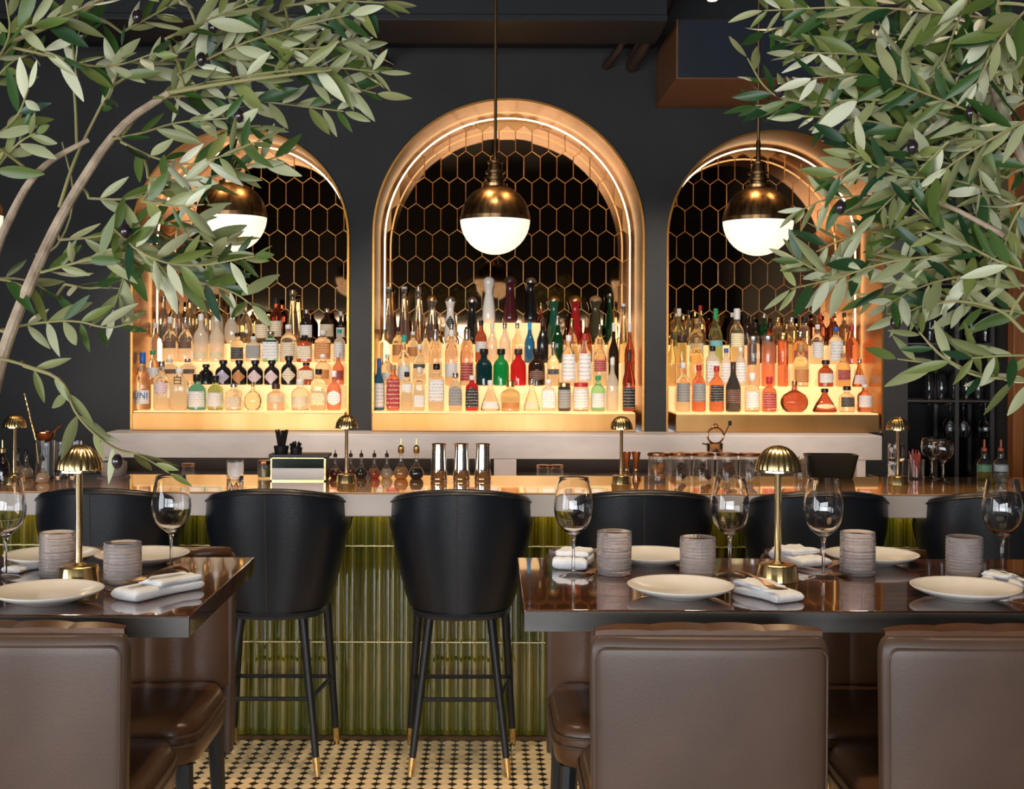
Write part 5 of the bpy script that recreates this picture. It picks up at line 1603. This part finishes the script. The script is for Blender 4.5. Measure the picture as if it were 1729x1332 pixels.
nL = olive_tree('olive tree with a bare leaning trunk beside the table with the bare corner', rootL, [rootL, (-1.15, 2.08, .8), (-1.02, 2.15, 1.15), tuple(b0)], brL, twL, Y1, 5, (46, 84), 24,
                [(404, 195, -.02), (360, 46, 0), (232, 28, .02), (340, 100, .02), (330, 425, -.02), (212, 390, -.03), (198, 779, -.11)], 'dark stoneware planter of the leaning olive tree, out of view')
Y2 = 2.15
rootR = (1.36, 1.95, .357)
brR = [([(1850, 700), (1800, 420), (1740, 300), (1690, 180), (1640, 60), (1620, -40)], .012, .005, .05), ([(1800, 460), (1700, 400), (1600, 345), (1520, 320)], .006, .003, 0),
       ([(1690, 200), (1600, 140), (1500, 95), (1420, 85)], .005, .002, .02), ([(1729, 560), (1690, 520), (1610, 505), (1560, 520)], .0035, .0015, -.03), ([(1760, 640), (1700, 640), (1640, 635), (1585, 600), (1552, 560)], .003, .0015, -.06)]
twR = [([(1740, 40), (1600, 22), (1450, 10), (1290, 18)], 0), ([(1740, 100), (1600, 72), (1450, 60), (1335, 75)], .05), ([(1740, 170), (1620, 122), (1480, 92), (1345, 88)], 0), ([(1740, 230), (1600, 172), (1470, 122), (1372, 132)], -.03),
       ([(1640, 205), (1500, 165), (1400, 172), (1330, 172), (1290, 150), (1262, 98)], .03, .8), ([(1400, 178), (1340, 178), (1275, 178)], .03, .8), ([(1740, 262), (1600, 230), (1450, 200), (1360, 196)], .05), ([(1700, 300), (1580, 270), (1470, 262), (1410, 300)], 0),
       ([(1740, 352), (1620, 300), (1500, 300), (1430, 240)], -.04), ([(1740, 420), (1640, 362), (1520, 330), (1400, 332), (1352, 355)], 0), ([(1740, 430), (1600, 362), (1500, 378), (1425, 402), (1378, 425)], .04),
       ([(1700, 430), (1600, 430), (1500, 440), (1420, 468), (1335, 488)], 0, .8), ([(1480, 442), (1420, 466), (1380, 458), (1345, 438)], .03, .9), ([(1740, 485), (1640, 462), (1560, 480), (1495, 515)], -.03), ([(1740, 530), (1660, 520), (1590, 502), (1525, 530)], .05),
       ([(1760, 600), (1690, 600), (1640, 605)], -.04, .7), ([(1760, 645), (1680, 640), (1600, 612), (1556, 565)], -.06, .7), ([(1600, 612), (1560, 612), (1515, 606)], -.06, .7), ([(1690, -20), (1662, 120), (1642, 220), (1660, 330)], -.05), ([(1640, -20), (1600, 80), (1580, 150)], -.02),
       ([(1740, 330), (1704, 380), (1690, 450)], -.08, .9), ([(1740, 10), (1690, 60), (1650, 140)], -.08), ([(1600, 240), (1540, 300), (1480, 360)], -.05), ([(1700, 80), (1600, 110), (1520, 140), (1430, 190)], .05), ([(1560, -20), (1500, 30), (1400, 45)], .06),
       ([(1740, 290), (1660, 270), (1560, 250), (1480, 225)], .08), ([(1740, 380), (1660, 350), (1560, 390), (1500, 410)], .08), ([(1740, 200), (1680, 230), (1600, 280), (1540, 340)], -.06), ([(1660, 40), (1560, 60), (1480, 40), (1380, 30)], .1), ([(1740, 140), (1640, 170), (1540, 200), (1450, 230)], .1),
       ([(1740, 460), (1680, 440), (1610, 400), (1540, 350)], -.06), ([(1740, 60), (1680, 140), (1650, 260)], .1), ([(1640, 470), (1580, 450), (1520, 470), (1470, 500)], .1, .9), ([(1700, 340), (1640, 400), (1580, 460), (1560, 500)], .12, .9), ([(1560, 120), (1500, 200), (1440, 280)], .12, .9), ([(1400, 40), (1340, 40), (1290, 55)], .1, .9), ([(1620, 220), (1560, 180), (1480, 160), (1400, 110)], .12, .9)]
nR = olive_tree('dense olive tree spreading over the amber spirits arch and the rack', rootR, [rootR, (1.34, 2.0, .9), (1.25, 2.1, 1.3), tuple(at(1850, 700, Y2 + .05))], brR, twR, Y2, 9, (50, 92), 23,
                [(1316, 153, 0), (1419, 350, -.02), (1541, 248, -.05), (1640, 190, -.06), (1512, 545, -.02)], 'dark stoneware planter of the dense olive tree, out of view')
print('leaves', nL, nR, 'bottles', len(bottles), 'objects', len(bpy.data.objects))
